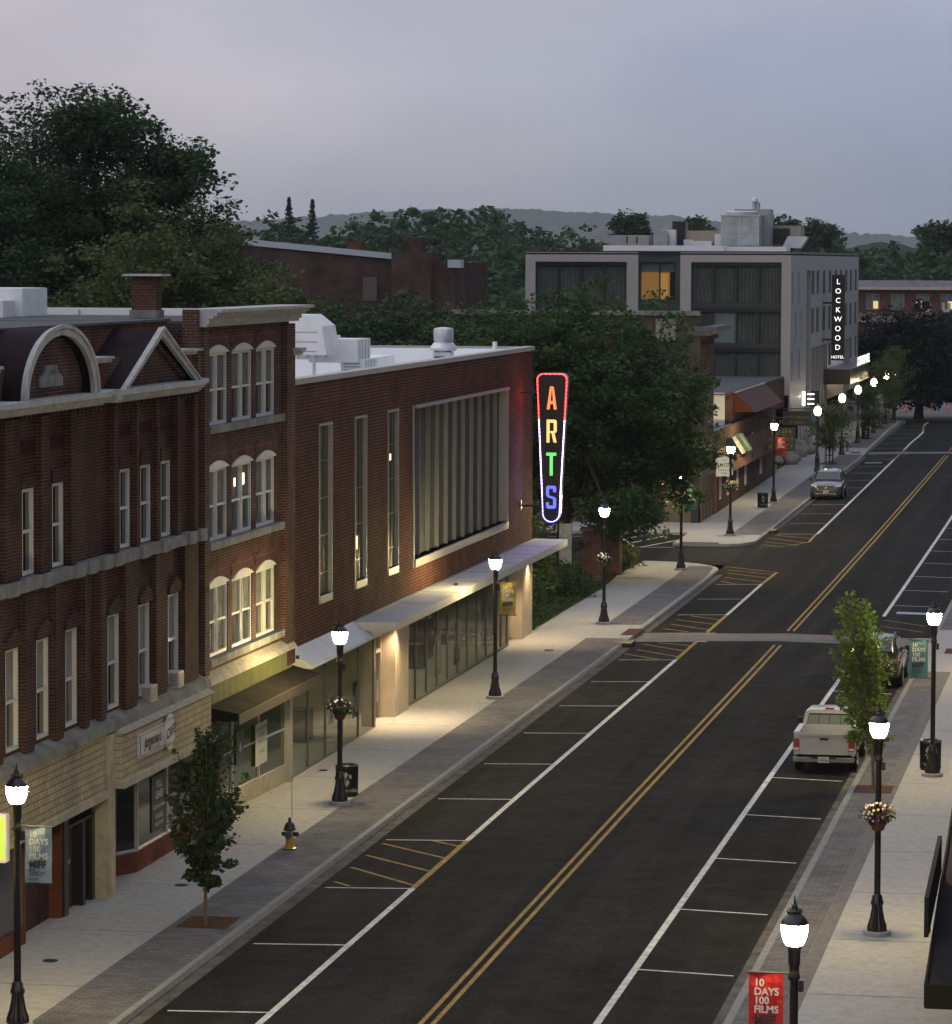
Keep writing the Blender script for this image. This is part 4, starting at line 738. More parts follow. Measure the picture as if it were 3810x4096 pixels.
text('ELM CITY',.27,s,black,(-9.48,210.49,3.62),(1,0,0),(0,0,1),bold=.02,sx=.8); text('provisions &',.13,s,black,(-9.48,210.49,3.38),(1,0,0),(0,0,1)); text('energy',.13,s,black,(-9.48,210.49,3.22),(1,0,0),(0,0,1)); text('THE',.11,s,black,(-9.48,210.49,3.93),(1,0,0),(0,0,1))
MB().tube([(-10.1,210.5,4.25),(-9.6,210.5,4.32),(-9.0,210.5,4.2)],.035,6).tube([(-10.1,210.5,3.9),(-9.8,210.45,4.35),(-9.3,210.45,4.45),(-8.85,210.45,4.1)],.03,6).build('bracket',black,s)
# ================= tavern with mansard roofs
T=thing('tavern_building','low brick tavern with two rust-red mansard roofs below the grey hotel','building',(-10,228,walk(228)))
cop=mat('red_brown_shingle',(.10,.05,.042),.7,var=.25,vs=2,bump=.4,bs=8); cop2=mat('side_shingle',(.10,.032,.018),.7,var=.2,vs=3)
bt=brick('tavern_brick',(.075,.032,.025),(.05,.024,.02),(.11,.085,.075)); f3=FL(-10.05)
wn=[(y,y+1.5,1.55,2.9) for y in (213.2,217.3,222.5,227.2)]+[(236.6,238.4,1.7,3.0)]
m=MB(); wallmesh(m,f3,211.5,247,.5,5.6,wn,.2); m.box(-22,-10.3,211.6,246.9,0,5.2); m.box(-22,-10.5,224.2,258,5.2,7.15); m.build('wall',bt,T)
for o in wn: window(f3,*o,T,dep=.1,bw=.1,mull=((o[0]+o[1])/2,),fm=trimw,gm=gdark,th=.08,mw=.2)
MB().box(-22,-10.95,224.05,224.19,4.6,7.3).build('white_side_wall',mat('white_render',(.62,.62,.60),.8,var=.06,vs=1),T)
MB().box(-22.1,-10.6,224.0,259,7.16,7.24).build('flat_roof',roofd,T); MB().box(-22,-10.9,211.5,224.0,5.21,5.3).build('lower_flat_roof',roofd,T)
MB().hexa([(-10.9,211.6,3.15),(-9.35,211.6,3.15),(-9.35,240.5,3.15),(-10.9,240.5,3.15)],[(-10.9,211.9,5.4),(-10.55,211.9,5.4),(-10.55,240.2,5.4),(-10.9,240.2,5.4)]).build('lower_mansard',cop,T)
MB().add([(-10.9,211.58,3.15),(-9.35,211.58,3.15),(-10.55,211.88,5.4),(-10.9,211.88,5.4)],[(0,1,2,3)]).build('mansard_cheek',cop2,T)
um=MB().hexa([(-11.0,225.4,6.1),(-9.2,225.4,6.1),(-9.2,243.0,6.1),(-11.0,243.0,6.1)],[(-11.0,225.0,7.26),(-10.4,225.0,7.26),(-10.4,243.2,7.26),(-11,243.2,7.26)]).build('upper_mansard',cop,T)
MB().add([(-11.05,225.3,6.1),(-9.2,225.35,6.1),(-10.4,224.95,7.26),(-11.05,224.95,7.26)],[(0,1,2,3)]).build('mansard_cheek',cop2,T)
MB().tube([(-10.4,225,7.29),(-10.4,243.2,7.29)],.06,6).tube([(-10.55,211.9,5.43),(-10.55,224,5.43)],.06,6).tube([(-9.35,211.6,3.16),(-10.55,211.9,5.42)],.04,6).build('ridge_flashing',mat('verdigris',(.25,.33,.31),.6,var=.2),T)
for y in (217.0,221.0): MB().hexa([(-10.4,y,4.0),(-9.15,y,4.0),(-9.15,y+2.2,4.0),(-10.4,y+2.2,4.0)],[(-10.4,y+.1,4.95),(-9.75,y+.1,4.95),(-9.75,y+2.1,4.95),(-10.4,y+2.1,4.95)]).build('green_awning',mat('green_copper',(.06,.10,.08),.6,var=.3,vs=3),T)
plight(-9.0,222,4.9,24,T,col=(1,.48,.16)); plight(-9.6,212.2,3.0,10,T,col=(1,.4,.12))
MB().lathe([(.08,0),(.05,.12)],(-9.05,222,4.95),n=10).lathe([(.08,0),(.05,.12)],(-9.6,212.2,3.04),n=10).build('gooseneck_lamp',black,T)
tv=thing('tavern_sign','gilt lettered board on the lower mansard roof','sign',(-9.5,229,3.5)); MB().box(-9.42,-9.33,226.5,231.0,3.2,3.72).build('board',mat('sign_brown',(.06,.045,.03),.6),tv); text('PUB',.42,tv,mat('gilt',(.20,.15,.05),.4,metal=.0),(-9.32,228.6,3.32),(0,1,0),(0,0,1),bold=.02,sx=3)
gs=thing('insurance_sign','dark hanging board lettered 51 GHM INSURANCE AGENCY in gilt','sign',(-8.6,236,4.4))
gilt=MT['gilt']; MB().box(-9.55,-7.75,235.97,236.03,3.25,4.75).build('board',mat('sign_blackish',(.03,.028,.025),.5),gs); 
for t_,s_,z_ in (('51',.36,4.95),('GHM',.62,4.22),('INSURANCE',.30,3.88),('AGENCY',.42,3.40)): text(t_,s_,gs,gilt,(-8.65,235.95,z_),(1,0,0),(0,0,1),bold=.015,sx=.95)
MB().tube([(-10.2,236,5.35),(-7.6,236,5.35)],.035,6).tube([(-9.4,236,5.35),(-9.4,236,4.75)],.02,5).tube([(-7.9,236,5.35),(-7.9,236,4.75)],.02,5).build('bracket',black,gs)
gs=thing('travel_sign','dark hanging board lettered DAYS TRAVEL BUREAU under the hotel corner','sign',(-8.4,243,5))
MB().box(-9.2,-7.4,242.97,243.03,4.55,5.5).build('board',MT['sign_blackish'],gs); text("DAY'S TRAVEL",.27,gs,gilt,(-8.3,242.95,5.0),(1,0,0),(0,0,1),bold=.01); text('BUREAU',.27,gs,gilt,(-8.3,242.95,4.68),(1,0,0),(0,0,1),bold=.01)
MB().tube([(-10.2,243,5.65),(-7.3,243,5.65)],.035,6).build('bracket',black,gs)
tag(MB().tube([(-14.5,236,7.2),(-14.5,236,7.9)],.05).lathe([(.2,0),(.22,.2),(.08,.3)],(-14.5,236,7.85),n=12).build('roof_vent',metal),'small silver vent standing on the flat roof behind the upper mansard','roof vent')
# ================= hotel
H=thing('hotel','modern grey four-storey hotel with curtained window walls and rooftop machinery','building',(-10.3,290,walk(290)))
pg=mat('grey_cladding',(.40,.37,.345),.6,var=.06,vs=.4); pg2=mat('street_cladding',(.32,.315,.32),.45,var=.08,vs=.4); blk=mat('black_cladding',(.015,.015,.017),.3); curt=mat('curtain',(.26,.26,.235),.9,var=.2,vs=1.2)
YH=260.0; fh=FF(YH); xr=-10.3
m=MB(); wallmesh(m,fh,-28.9,xr,5.9,15.8,[(-28.2,-21.75,2,15.1),(-20.95,-18.0,2,15.9),(-17.25,-10.95,6.6,15.1)],.45)
m.build('front_frame',pg,H)
m=MB().box(-28.9,-10.75,YH+.7,324,5.9,15.6); m.box(-28.9,-12.6,YH+.7,324,.5,5.89); m.build('core',blk,H)
MB().box(-20.95,-18.0,YH+.1,YH+.69,15.08,15.8).box(-20.95,-18.0,YH+.1,YH+.3,11.0,12.5).box(-18.35,-18.0,YH+.02,YH+.3,12.5,15.08).build('dark_bay',mat('dark_panel',(.035,.038,.045),.5),H)
def bay(x0,x1,z0,z1,n,mat_c=curt,lbl='curtain'):
    f=MB()
    for k in range(n+1): x=x0+(x1-x0)*k/n; f.box(x-.05,x+.05,YH+.28,YH+.40,z0,z1)
    f.box(x0,x1,YH+.27,YH+.41,z1-.25,z1); fo=f.build('window_wall',blk,H)
    for k in range(n):
        a=x0+(x1-x0)*k/n+.05; b=x0+(x1-x0)*(k+1)/n-.05
        MB().poly([(a,YH+.36,z0),(b,YH+.36,z0),(b,YH+.36,z1-.25),(a,YH+.36,z1-.25)]).build('pane',glassmat('hotel_glass',(.02,.025,.03),.78,.05),fo)
        c=MB(); nn_=int((b-a)/.11); P=[]
        for i in range(nn_*2+1):
            x=a+(b-a)*i/(nn_*2); P.append((x,YH+.52+(.07 if i%2 else 0)+.02*math.sin(i*1.7)))
        for p,q in zip(P[:-1],P[1:]): c.poly([(p[0],p[1],z0),(q[0],q[1],z0),(q[0],q[1],z1-.3),(p[0],p[1],z1-.3)])
        c.build(lbl,mat_c(k) if callable(mat_c) else mat_c,fo)
    return fo
bay(-28.2,-21.75,11.6,15.1,4); bay(-17.25,-10.95,12.3,15.1,4)
pc=mat('pale_curtain',(.42,.47,.45),.9,emit=(.8,1,.95),es=.02)
bay(-17.25,-10.95,9.5,11.88,4,lambda k:pc if k==1 else curt); bay(-17.25,-10.95,6.65,9.15,4)
MB().box(-17.25,-10.95,YH+.2,YH+.45,11.88,12.29).box(-17.25,-10.95,YH+.2,YH+.45,9.15,9.49).build('spandrels',mat('spandrel',(.03,.034,.04),.4),H)
bf=MB().box(-20.9,-20.8,YH+.15,YH+.3,12.5,15.08).box(-19.5,-19.4,YH+.15,YH+.3,12.5,15.08).box(-18.4,-18.35,YH+.15,YH+.3,12.5,15.08).build('lit_window',blk,H)
MB().poly([(-20.8,YH+.25,12.5),(-18.4,YH+.25,12.5),(-18.4,YH+.25,15.0),(-20.8,YH+.25,15.0)]).build('pane',MT['hotel_glass'],bf)
MB().box(-20.8,-18.8,YH+.62,YH+.66,12.5,14.4).build('lit_room_wall',mat('lit_room',(.5,.3,.1),.8,emit=(1,.45,.09),es=.24,var=.2,vs=1),bf)  # wall and door glow themselves in place of a lamp in the room
MB().box(-19.5,-18.95,YH+.60,YH+.615,12.5,14.3).build('lit_door',mat('lit_room_b',(.5,.3,.1),.8,emit=(1,.50,.11),es=.42),bf)
MB().box(-20.8,-18.4,YH+.5,YH+.66,14.4,15.0).build('room_ceiling',mat('room_ceiling',(.3,.31,.29),.8),bf)
fs=FL(xr)
r1=[(y,y+2.6,12.7,14.5) for y in (276.9,281.2,286.9,292.4)]+[(y,y+2.5,12.7,14.5) for y in (298.4,303.6,309.3,314.3,319.9)]
r2=[(y,y+2.6,9.85,11.75) for y in (276.9,281.2,286.9,292.4)]+[(y,y+2.5,9.85,11.75) for y in (309.3,314.3,319.9)]
r3=[(292.8,295.4,7.05,8.85),(314.8,317.2,7.05,8.85),(320.4,322.8,7.05,8.85)]
nar=[(261.0,261.9,12.2,14.45),(265.8,266.7,12.2,14.45),(263.5,264.4,9.45,11.7),(268.3,269.2,9.45,11.7),(261.0,261.9,6.8,8.9),(266.5,267.5,6.8,8.9)]
bays=[(272.9,276.4,4.5,14.5),(276.9,291.8,4.5,8.8),(308.5,314.3,4.5,8.8)]
m=MB(); wallmesh(m,fs,260.0,324.2,4.5,15.8,r1+r2+r3+nar+bays,.3); wallmesh(m,fs,260.0,271,4.5,5.9,[(260,271,4.5,5.9)],.1); m.poly([(-10.3,324.2,.5),(-28.9,324.2,.5),(-28.9,324.2,15.8),(-10.3,324.2,15.8)]); m.build('street_wall',pg2,H)
for o in r1+r2+r3: window(fs,*o,H,dep=.12,bw=.08,mull=((o[0]+o[1])/2,),fm=blk,gm=gdark2 if (o[0]>281 and o[0]<284) else gdark,th=.05)
for o in nar: MB().poly([fs(o[0],o[2],-.1),fs(o[1],o[2],-.1),fs(o[1],o[3],-.1),fs(o[0],o[3],-.1)]).build('slot_window',gdark,H)
m=MB(); 
for o in bays:
    m.poly([fs(o[0],1,-.25),fs(o[1],1,-.25),fs(o[1],o[3],-.25),fs(o[0],o[3],-.25)])
bg_=m.build('black_glass_bays',gdark,H); m=MB()
for y in [*np.arange(278,292,2.4),310,312]: MB().fbox(fs,y,y+.12,1.2,8.8,-.2,.02).build('bay_fin',mat('fin_metal',(.3,.3,.3),.4,metal=.5),bg_)
pass
m=MB(); m.poly([(-10.32,260.1,5.85),(-13,260.1,5.85),(-13,272,5.85),(-10.32,272,5.85)]); m.box(-13.0,-12.9,259.9,275,.5,5.8); m.build('entrance_soffit',mat('warm_timber',(.22,.14,.08),.6,var=.2),H)
MB().box(-10.9,-10.5,268.5,324,.9,4.49).build('ground_glass',gdark,H)
m=MB()
for y in np.arange(268.5,290,2.6): m.box(-10.49,-10.36,y,y+.18,1.1,5.8)
m.build('glass_mullions',mat('white_fin',(.45,.45,.42),.5),H)
MB().box(-12.0,-10.45,291.9,293.5,1.4,5.6).build('timber_pier',mat('lit_timber',(.42,.24,.12),.6,var=.15),H)  # lamplight on the pier is part of this brighter timber colour
MB().box(-10.3,-8.3,289.0,309,5.75,6.9).build('entrance_marquee',blk,H); MB().box(-10.2,-8.28,297,309,5.7,5.745).build('marquee_soffit',mat('soffit_lit',(.4,.38,.3),.5,emit=(1,.8,.4),es=.8),H)
text('LOCKWOOD HOTEL',.95,H,mat('white_letters_lit',(1,1,1),.5,emit=(1,1,.95),es=2.2),(-8.29,303,7.0),(0,1,0),(0,0,1),bold=.03,sx=1.55,name='channel_letters')
m=MB()
for z in (4.9,5.25,5.6): m.box(-9.95,-9.45,270,270.15,z,z+.1)
m.box(-10.3,-10.1,269.9,270.2,4.8,5.85)
bx=thing('lit_bracket_sign','bright white barred bracket sign on the hotel wall near its corner','sign',(-9.8,270,5.2)); m.build('light_bars',mat('bar_light',(1,1,1),.5,emit=(1,.97,.85),es=1.2),bx); MB().box(-9.75,-9.1,270.16,270.3,4.7,5.9).build('back_frame',black,bx); plight(-9.9,269.4,5.5,9,bx,col=(1,.9,.7))
hs=thing('hotel_blade_sign','tall black vertical sign lettered LOCKWOOD HOTEL in lit white letters','sign',(-9.1,287,11))
MB().box(-9.62,-8.64,287.0,287.5,7.65,14.17).build('board',mat('sign_black',(.01,.01,.011),.4),hs)
wl=mat('white_letters',(1,1,1),.5,emit=(1,1,.97),es=1.5)
for i,ch in enumerate('LOCKWOOD'): text(ch,.56,hs,wl,(-9.13,286.97,13.46-.715*i),(1,0,0),(0,0,1),bold=.0,name='letter')
text('HOTEL',.31,hs,wl,(-9.13,286.97,7.80),(1,0,0),(0,0,1),bold=.0,name='small_letters')
MB().box(-10.3,-9.6,287.1,287.4,11.95,12.1).box(-10.3,-9.6,287.1,287.4,9.15,9.3).build('brackets',black,hs)
rm=MB().box(-28.9,-10.3,260.0,324,15.6,15.7); rm.box(-28.95,-10.25,259.95,260.1,15.8,15.86); rm.box(-10.4,-10.25,260.1,324.2,15.8,15.86); rm.build('roof_edge',blk,H)
m=MB().box(-23.7,-15.2,262,264,15.71,16.25); m.box(-15.2,-10.9,263,266,15.71,16.2); m.build('roof_curb',roofw,H)
# rooftop machinery: each its own thing
def rt(nm,lb,cat,loc,fn): t=thing(nm,lb,cat,loc); fn(t); return t
tan=mat('tan_metal',(.30,.25,.20),.6,var=.1); gm_=mat('grey_metal_box',(.33,.34,.33),.5,metal=.4,var=.12)
rt('roof_duct','long low grey duct with a sloped end on the left of the hotel roof','duct',(-22.5,267,16.2),lambda t:(qprism([(-23.6,16.25),(-21.0,16.25),(-21.0,17.0),(-23.4,17.0),(-25.4,16.95)],266,268).build('casing',gm_,t),MB().box(-22.6,-22.5,265.97,266,16.4,16.9).box(-21.9,-21.8,265.97,266,16.4,16.9).build('latches',black,t)))
rt('exhaust_hood','grey domed exhaust hood beside the long duct on the hotel roof','exhaust hood',(-20.0,266,16.2),lambda t:qprism([(-20.6,16.2),(-19.6,16.2),(-19.6,17.0),(-19.75,17.35),(-20.4,17.35),(-20.6,17.0)],265.5,266.6).build('casing',gm_,t))
rt('air_intake','tall boxy air intake with a black opening behind the domed hood','air intake',(-19.5,268,16.2),lambda t:(MB().box(-20.6,-19.3,268,270,16.2,18.0).build('casing',gm_,t),MB().box(-19.55,-18.6,267.9,269.5,16.3,18.0).build('opening',black,t),MB().box(-20.2,-19.2,266.8,267.8,16.2,17.4).build('wrapped_duct',unitw,t)))
rt('rooftop_unit','tan and white low air handler in the middle of the hotel roof','rooftop unit',(-17,268,16.2),lambda t:(MB().box(-18.8,-15.4,268,271,16.3,17.35).build('casing',tan,t),MB().box(-18.7,-18.0,267.7,267.99,16.25,16.7).build('vent',unitw,t),MB().box(-17.9,-16.6,266.8,267.99,16.25,16.6).box(-16.4,-15.6,267,267.99,16.25,17.1).build('wrap',unitw,t)))
def tower(t):
    MB().box(-15.9,-13.2,266.5,269.5,16.25,18.45).build('casing',mat('riveted_steel',(.40,.43,.42),.4,metal=.7,var=.25,vs=1.2),t,bevel=.02); MB().box(-15.3,-12.7,269.6,272,16.25,18.9).build('rear_casing',gm_,t)
    MB().lathe([(1.15,0),(1.15,.2),(1.0,.28),(.9,.22)],(-14.55,268,18.46),n=28).build('fan_ring',metal,t); m=MB()
    for z in (17.2,): m.box(-15.95,-13.15,266.45,266.5,z,z+.06)
    for x in (-15.9,-14.6,-13.25): m.box(x,x+.06,266.46,266.5,16.3,18.4)
    m.box(-15.98,-13.12,266.4,269.6,18.38,18.46); m.build('flanges',metal,t)
    MB().tube([(-14.0,271,18.8),(-14.0,271,19.5)],.16,10).tube([(-13.7,271,18.8),(-13.7,271,19.4)],.14,10).lathe([(.2,0),(.26,.1),(.2,.28),(.05,.34)],(-13.95,271,19.4),n=14).build('flue_pipes',metal,t)
rt('cooling_tower','large silver riveted cooling tower with a round fan on the hotel roof','cooling tower',(-14.5,268,16.2),tower)
rt('air_intake','wide tan air intake with a black mouth at the right of the hotel roof','air intake',(-11.7,272,16.2),lambda t:(MB().box(-13.2,-10.7,272,275,16.3,17.75).build('casing',tan,t),MB().box(-13.0,-11.5,271.95,271.99,16.4,17.55).build('mouth',black,t),qprism([(-11.9,16.2),(-10.6,16.1),(-10.2,16.7),(-10.1,16.95),(-11.5,17.0)],270.5,271.9).build('wrapped_duct',unitw,t)))
tag(MB().tube([(-13.1,276,15.7),(-13.1,276,18.6)],.05).build('mast',black),'thin black mast rising behind the wide tan intake on the hotel roof','mast')
# ------------------------------------------------------------ vegetation
rng=np.random.default_rng(7)
def leaves(name,mt,parent,clumps,cr,n,size,org,flat=.6,kind=None,asp=.62):
    """clumps: (k,3) centres (world); cr clump radius; n leaves per clump; leaf = kite quad"""
    K=len(clumps); cen=np.repeat(clumps,n,0); N_=len(cen)
    d=rng.normal(size=(N_,3)); d/=np.linalg.norm(d,axis=1)[:,None]; r=cr*rng.random(N_)**(1/2.2)
    p=cen+d*r[:,None]*np.array([1,1,flat])
    a=rng.normal(size=(N_,3)); a[:,2]*=.5; a/=np.linalg.norm(a,axis=1)[:,None]
    b=np.cross(a,rng.normal(size=(N_,3))+np.array([0,0,1.2])); b/=np.linalg.norm(b,axis=1)[:,None]
    s=size*(.45+1.1*rng.random(N_)**1.3)[:,None]
    v=np.stack([p-a*s*.5,p+b*s*.5*asp,p+a*s*.5,p-b*s*.5*asp],1).reshape(-1,3)-np.array(org)
    me=bpy.data.meshes.new(name); me.vertices.add(N_*4); me.vertices.foreach_set('co',v.ravel().astype('f4'))
    me.loops.add(N_*4); me.loops.foreach_set('vertex_index',np.arange(N_*4,dtype='i4')); me.polygons.add(N_); me.polygons.foreach_set('loop_start',np.arange(0,N_*4,4,dtype='i4')); me.polygons.foreach_set('loop_total',np.full(N_,4,dtype='i4'))
    me.materials.append(mt); me.update(calc_edges=True); me.validate()
    o=bpy.data.objects.new(name,me); C.objects.link(o)
    if parent: o.parent=parent; ORG[o.name]=Vector(org)
    if kind: o['kind']=kind
    return o
def ell(c,r,k,shell=.5,lo=-1.,jit=.12,lumps=0):
    """points in an ellipsoid, pushed outwards; lumps gives an uneven outline"""
    d=rng.normal(size=(k*2,3)); d/=np.linalg.norm(d,axis=1)[:,None]; d=d[d[:,2]>lo][:k]
    f=(shell+(1-shell)*rng.random(len(d)))
    if lumps:
        L_=rng.normal(size=(lumps,3)); L_/=np.linalg.norm(L_,axis=1)[:,None]; q=(d@L_.T).max(1); f*=np.clip(.62+.55*(q-.55)/.45,.5,1.12)
    return np.array(c)+d*np.array(r)*f[:,None]+rng.normal(size=(len(d),3))*jit*min(r)
def tree(lb,base,h0,c,r,k,n,ls,mt,cr=.8,tr=.3,group=None,name='deciduous_tree',shell=.45,lumps=9,limbs=9,extra=None,bark=None,flat=.6):
    t=thing(name,lb,'tree',base,group); pts=ell(c,r,k,shell,lumps=lumps)
    if extra is not None:
        for e in extra: pts=np.vstack([pts,ell(*e,shell=.3,lumps=5)])
    leaves('crown',mt,t,pts,cr,n,ls,base,flat=flat)
    m=MB(); b=Vector(base); top=Vector((c[0],c[1],c[2]+r[2]*.3)); fk=Vector((b.x+(c[0]-b.x)*.3,b.y+(c[1]-b.y)*.3,b.z+h0))
    m.tube([b-Vector((0,0,.1)),b+Vector((0,0,h0*.15)),fk,top],[tr*1.25,tr,tr*.8,tr*.2],9)
    for i in range(limbs):
        p=Vector(pts[int(rng.integers(len(pts)))]); s=fk.lerp(top,.1+.6*i/limbs); mid=s.lerp(p,.5)+Vector((0,0,.12*r[2])); m.tube([s,mid,p],[tr*.42,tr*.25,tr*.08],6)
    m.build('trunk',bark or mat('bark',(.07,.055,.04),.9,var=.3,vs=6,bump=.6,bs=20),t); return t
lf_maple=leafmat('maple_leaf',(.026,.060,.017),(.060,.115,.030)); lf_dark=leafmat('dark_leaf',(.020,.048,.019),(.050,.092,.034)); lf_olive=leafmat('olive_leaf',(.055,.078,.024),(.10,.13,.042)); lf_sap=leafmat('sapling_leaf',(.024,.050,.016),(.05,.088,.028)); lf_bright=leafmat('lit_leaf',(.10,.17,.03),(.17,.25,.045),.4)  # lf_bright carries the street lamp's light in its paler leaf colours
lf_far=leafmat('far_leaf',(.028,.062,.028),(.060,.108,.045)); lf_night=leafmat('night_leaf',(.010,.013,.010),(.018,.022,.016)); lf_lamplit=leafmat('lamplit_leaf',(.08,.13,.04),(.14,.19,.06),.45)  # last leaf colours lightened to stand for the globe lamps' light
tree('huge dark maple towering behind the old brick block at the left edge',(-41,185,.6),9,(-41,185,13.6),(8.8,7,8.4),2000,92,.25,lf_dark,cr=1.0,tr=.6,lumps=18,limbs=18,shell=.3,extra=[((-34.8,183,19.3),(2.8,3,2.6),110),((-38.8,183,21.8),(3.4,3,2.0),110),((-32.4,183,16.2),(1.9,2,1.6),50)])
tree('olive green spreading tree below the huge maple, behind the chimney',(-27,158,.6),5,(-27.3,158,11.4),(5.6,5,5.3),850,70,.24,lf_olive,cr=.8,tr=.35,lumps=12,extra=[((-22.6,157,10.9),(2.9,3,3.9),260),((-31.5,157,11),(2.5,3,3),120)])
tree('lower dark tree behind the white roof, left of the big maple',(-23,182,.6),3.6,(-23,182,8.3),(6.6,4,4.7),600,60,.30,lf_dark,cr=1.0,tr=.3,lumps=12)
tree('dark leafy tree in front of the distant brick works',(-31,205,.6),3.5,(-31.5,205,7.6),(5.0,4,4.6),340,60,.36,lf_dark,cr=1.0,tr=.3)
tree('large rounded green maple on the lawn beside the ARTS sign',(-12.6,171,.6),3,(-12.6,171,8.1),(5.9,5.2,4.9),1200,75,.22,lf_maple,cr=.70,tr=.4,lumps=14,limbs=14,extra=[((-8.3,172,6.3),(2.4,2.6,2.4),170),((-17.6,172,9.0),(3.0,3,3.6),160),((-9.2,167,3.9),(2.2,2.2,1.2),60)])
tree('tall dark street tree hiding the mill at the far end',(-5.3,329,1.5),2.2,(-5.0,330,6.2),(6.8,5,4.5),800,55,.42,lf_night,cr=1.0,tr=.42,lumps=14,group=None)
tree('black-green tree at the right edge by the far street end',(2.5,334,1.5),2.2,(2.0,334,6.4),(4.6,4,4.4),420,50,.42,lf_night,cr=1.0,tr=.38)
# street saplings
bk=mat('young_bark',(.14,.11,.075),.9,var=.2,vs=10)
def sapling(lb,base,c,r,k,n,ls,mt,tr=.045,fork=.32,group=None,vase=False,cr=.22):
    t=thing('street_tree',lb,'tree',base,group); b=Vector(base); d=rng.normal(size=(k,3)); m=MB(); fk=Vector((b.x+(c[0]-b.x)*.25,b.y+(c[1]-b.y)*.25,b.z+fork*(c[2]+r[2]-b.z)))
    m.tube([b-Vector((0,0,.05)),fk],[tr,tr*.8],8); P=[]
    for i in range(k):
        a=rng.random()*2*math.pi; q=rng.random()**.6; zt=-1+2*rng.random()
        fq=(zt+1)/2; wd=math.sqrt(max(.0,1-zt*zt))*.95 if not vase else (.30+.75*math.sin(math.pi*min(1,fq*.8+.08))); e=Vector((c[0]+(.45*(1-fq)-.25 if vase else 0)+r[0]*q*wd*math.cos(a),c[1]+r[1]*q*wd*math.sin(a),c[2]+r[2]*zt)); mid=fk.lerp(e,.5); mid.x=mid.x*.6+fk.x*.4; mid.y=mid.y*.6+fk.y*.4
        m.tube([fk+Vector((0,0,.0)),mid,e],[tr*.3,tr*.2,.006],4)
        for s in (.35,.5,.65,.8,.92,1.0): P.append(tuple(mid.lerp(e,s)))
    m.build('trunk',bk,t); leaves('crown',mt,t,np.array(P),cr,n,ls,base,flat=.8,asp=.8); return t
sapling('dark green sapling in a mulched pit outside the cafe',(-6.72,79.6,walk(79.6)),(-6.72,79.7,3.12),(1.0,1.0,1.75),115,8,.115,lf_sap,fork=.28,cr=.17)
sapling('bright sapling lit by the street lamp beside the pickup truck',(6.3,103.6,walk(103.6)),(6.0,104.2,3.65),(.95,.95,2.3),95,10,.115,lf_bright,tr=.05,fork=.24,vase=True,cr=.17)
grp='small street trees in front of the hotel'
for (y,x,cz,r0,r1,k,lb) in ((259,-7.45,3.9,2.0,1.6,62,'small street tree in a tall black guard nearest the boulders'),(293.4,-7.4,4.0,1.8,1.8,60,'small street tree in a black guard behind the litter bin in front of the hotel'),(310.5,-7.5,5.3,2.0,2.2,75,'street tree in a black guard beside the blue banner lamp'),(322.8,-7.2,5.7,2.3,2.3,75,'farthest of the small street trees, in a brown guard near the barricades')):
    sapling(lb,(x,y,walk(y)),(x+.25,y,cz),(r0,1.7,r1),k,8,.17,lf_lamplit,tr=.06,fork=.3,group=grp,cr=.38)
    g=thing('tree_guard','black metal guard around the '+('nearest hotel tree' if y==259 else 'tree behind the hotel litter bin' if y<294 else 'tree by the blue banner' if y<311 else 'farthest hotel tree'),'tree guard',(x,y,walk(y)),'tree guards'); z0=walk(y); m=MB()
    for i in range(8): a=i*math.pi/4; m.tube([(x+.3*math.cos(a),y+.3*math.sin(a),z0),(x+.3*math.cos(a),y+.3*math.sin(a),z0+1.75)],.018,4)
    m.build('bars',black,g); m=MB()
    for z in (.15,.6,1.1,1.7): m.tube([(x+.3*math.cos(a),y+.3*math.sin(a),z0+z) for a in np.linspace(0,2*math.pi,13)],.018,4)
    m.build('hoops',black,g)
# shrubs and lawn beside the arts building
def shrub(lb,c,r,k,n,ls,mt,group=None,name='shrub'):
    b=(c[0],c[1],walk(c[1])); t=thing(name,lb,'shrub',b,group); leaves('foliage',mt,t,ell((c[0],c[1],b[2]+r[2]*.45),r,k,.3,lo=-.5,lumps=6),.35,n,ls,b,flat=.7)
    m=MB()
    for i in range(5): a=i*1.3; m.tube([(b[0],b[1],b[2]),(b[0]+r[0]*.5*math.cos(a),b[1]+r[1]*.5*math.sin(a),b[2]+r[2]*.8)],.03,4)
    m.build('stems',mat('bark',(.07,.055,.04)),t)
shrub('broad dark shrub against the end of the glass front',(-11.6,150,0),(1.5,3.0,2.0),90,45,.16,lf_sap); shrub('low dark shrub at the pavement edge nearest the glass front',(-10.9,146.6,0),(.9,1.6,.9),40,40,.15,lf_sap)
shrub('tall yellow-green bush under the ARTS sign',(-11.7,156,0),(1.4,2.4,3.9),110,45,.15,lf_olive); shrub('low shrub in front of the brick gate piers',(-11.0,160.5,0),(1.2,2.6,1.0),60,40,.15,lf_sap); shrub('rounded shrub behind the white notice board',(-13.2,165,0),(2.0,2.6,2.4),90,40,.17,lf_sap)
shrub('ragged green shrub between the gate piers and the side street',(-10.7,175.8,0),(1.1,2.4,1.3),80,40,.13,lf_olive); shrub('lush hedge clump behind the low shrub',(-14.5,153,0),(2.4,3,2.8),90,40,.18,lf_sap)
G=[]; 
for i in range(5200):
    y=139.6+rng.random()*39; x=-10.1-rng.random()**1.6*7; 
    if x>np.interp(y,[139,148,158,163,172.8,179.4],[-10.5,-10.05,-10.0,-9.95,-10.2,-9.95]): continue
    G.append((x,y,walk(y)+.06))
o=leaves('grass',leafmat('grass_leaf',(.028,.058,.016),(.055,.09,.028)),None,np.array(G),.14,4,.13,(0,0,0),flat=.5,kind='stuff'); o['label']='short dark grass and ground cover on the corner lawn'
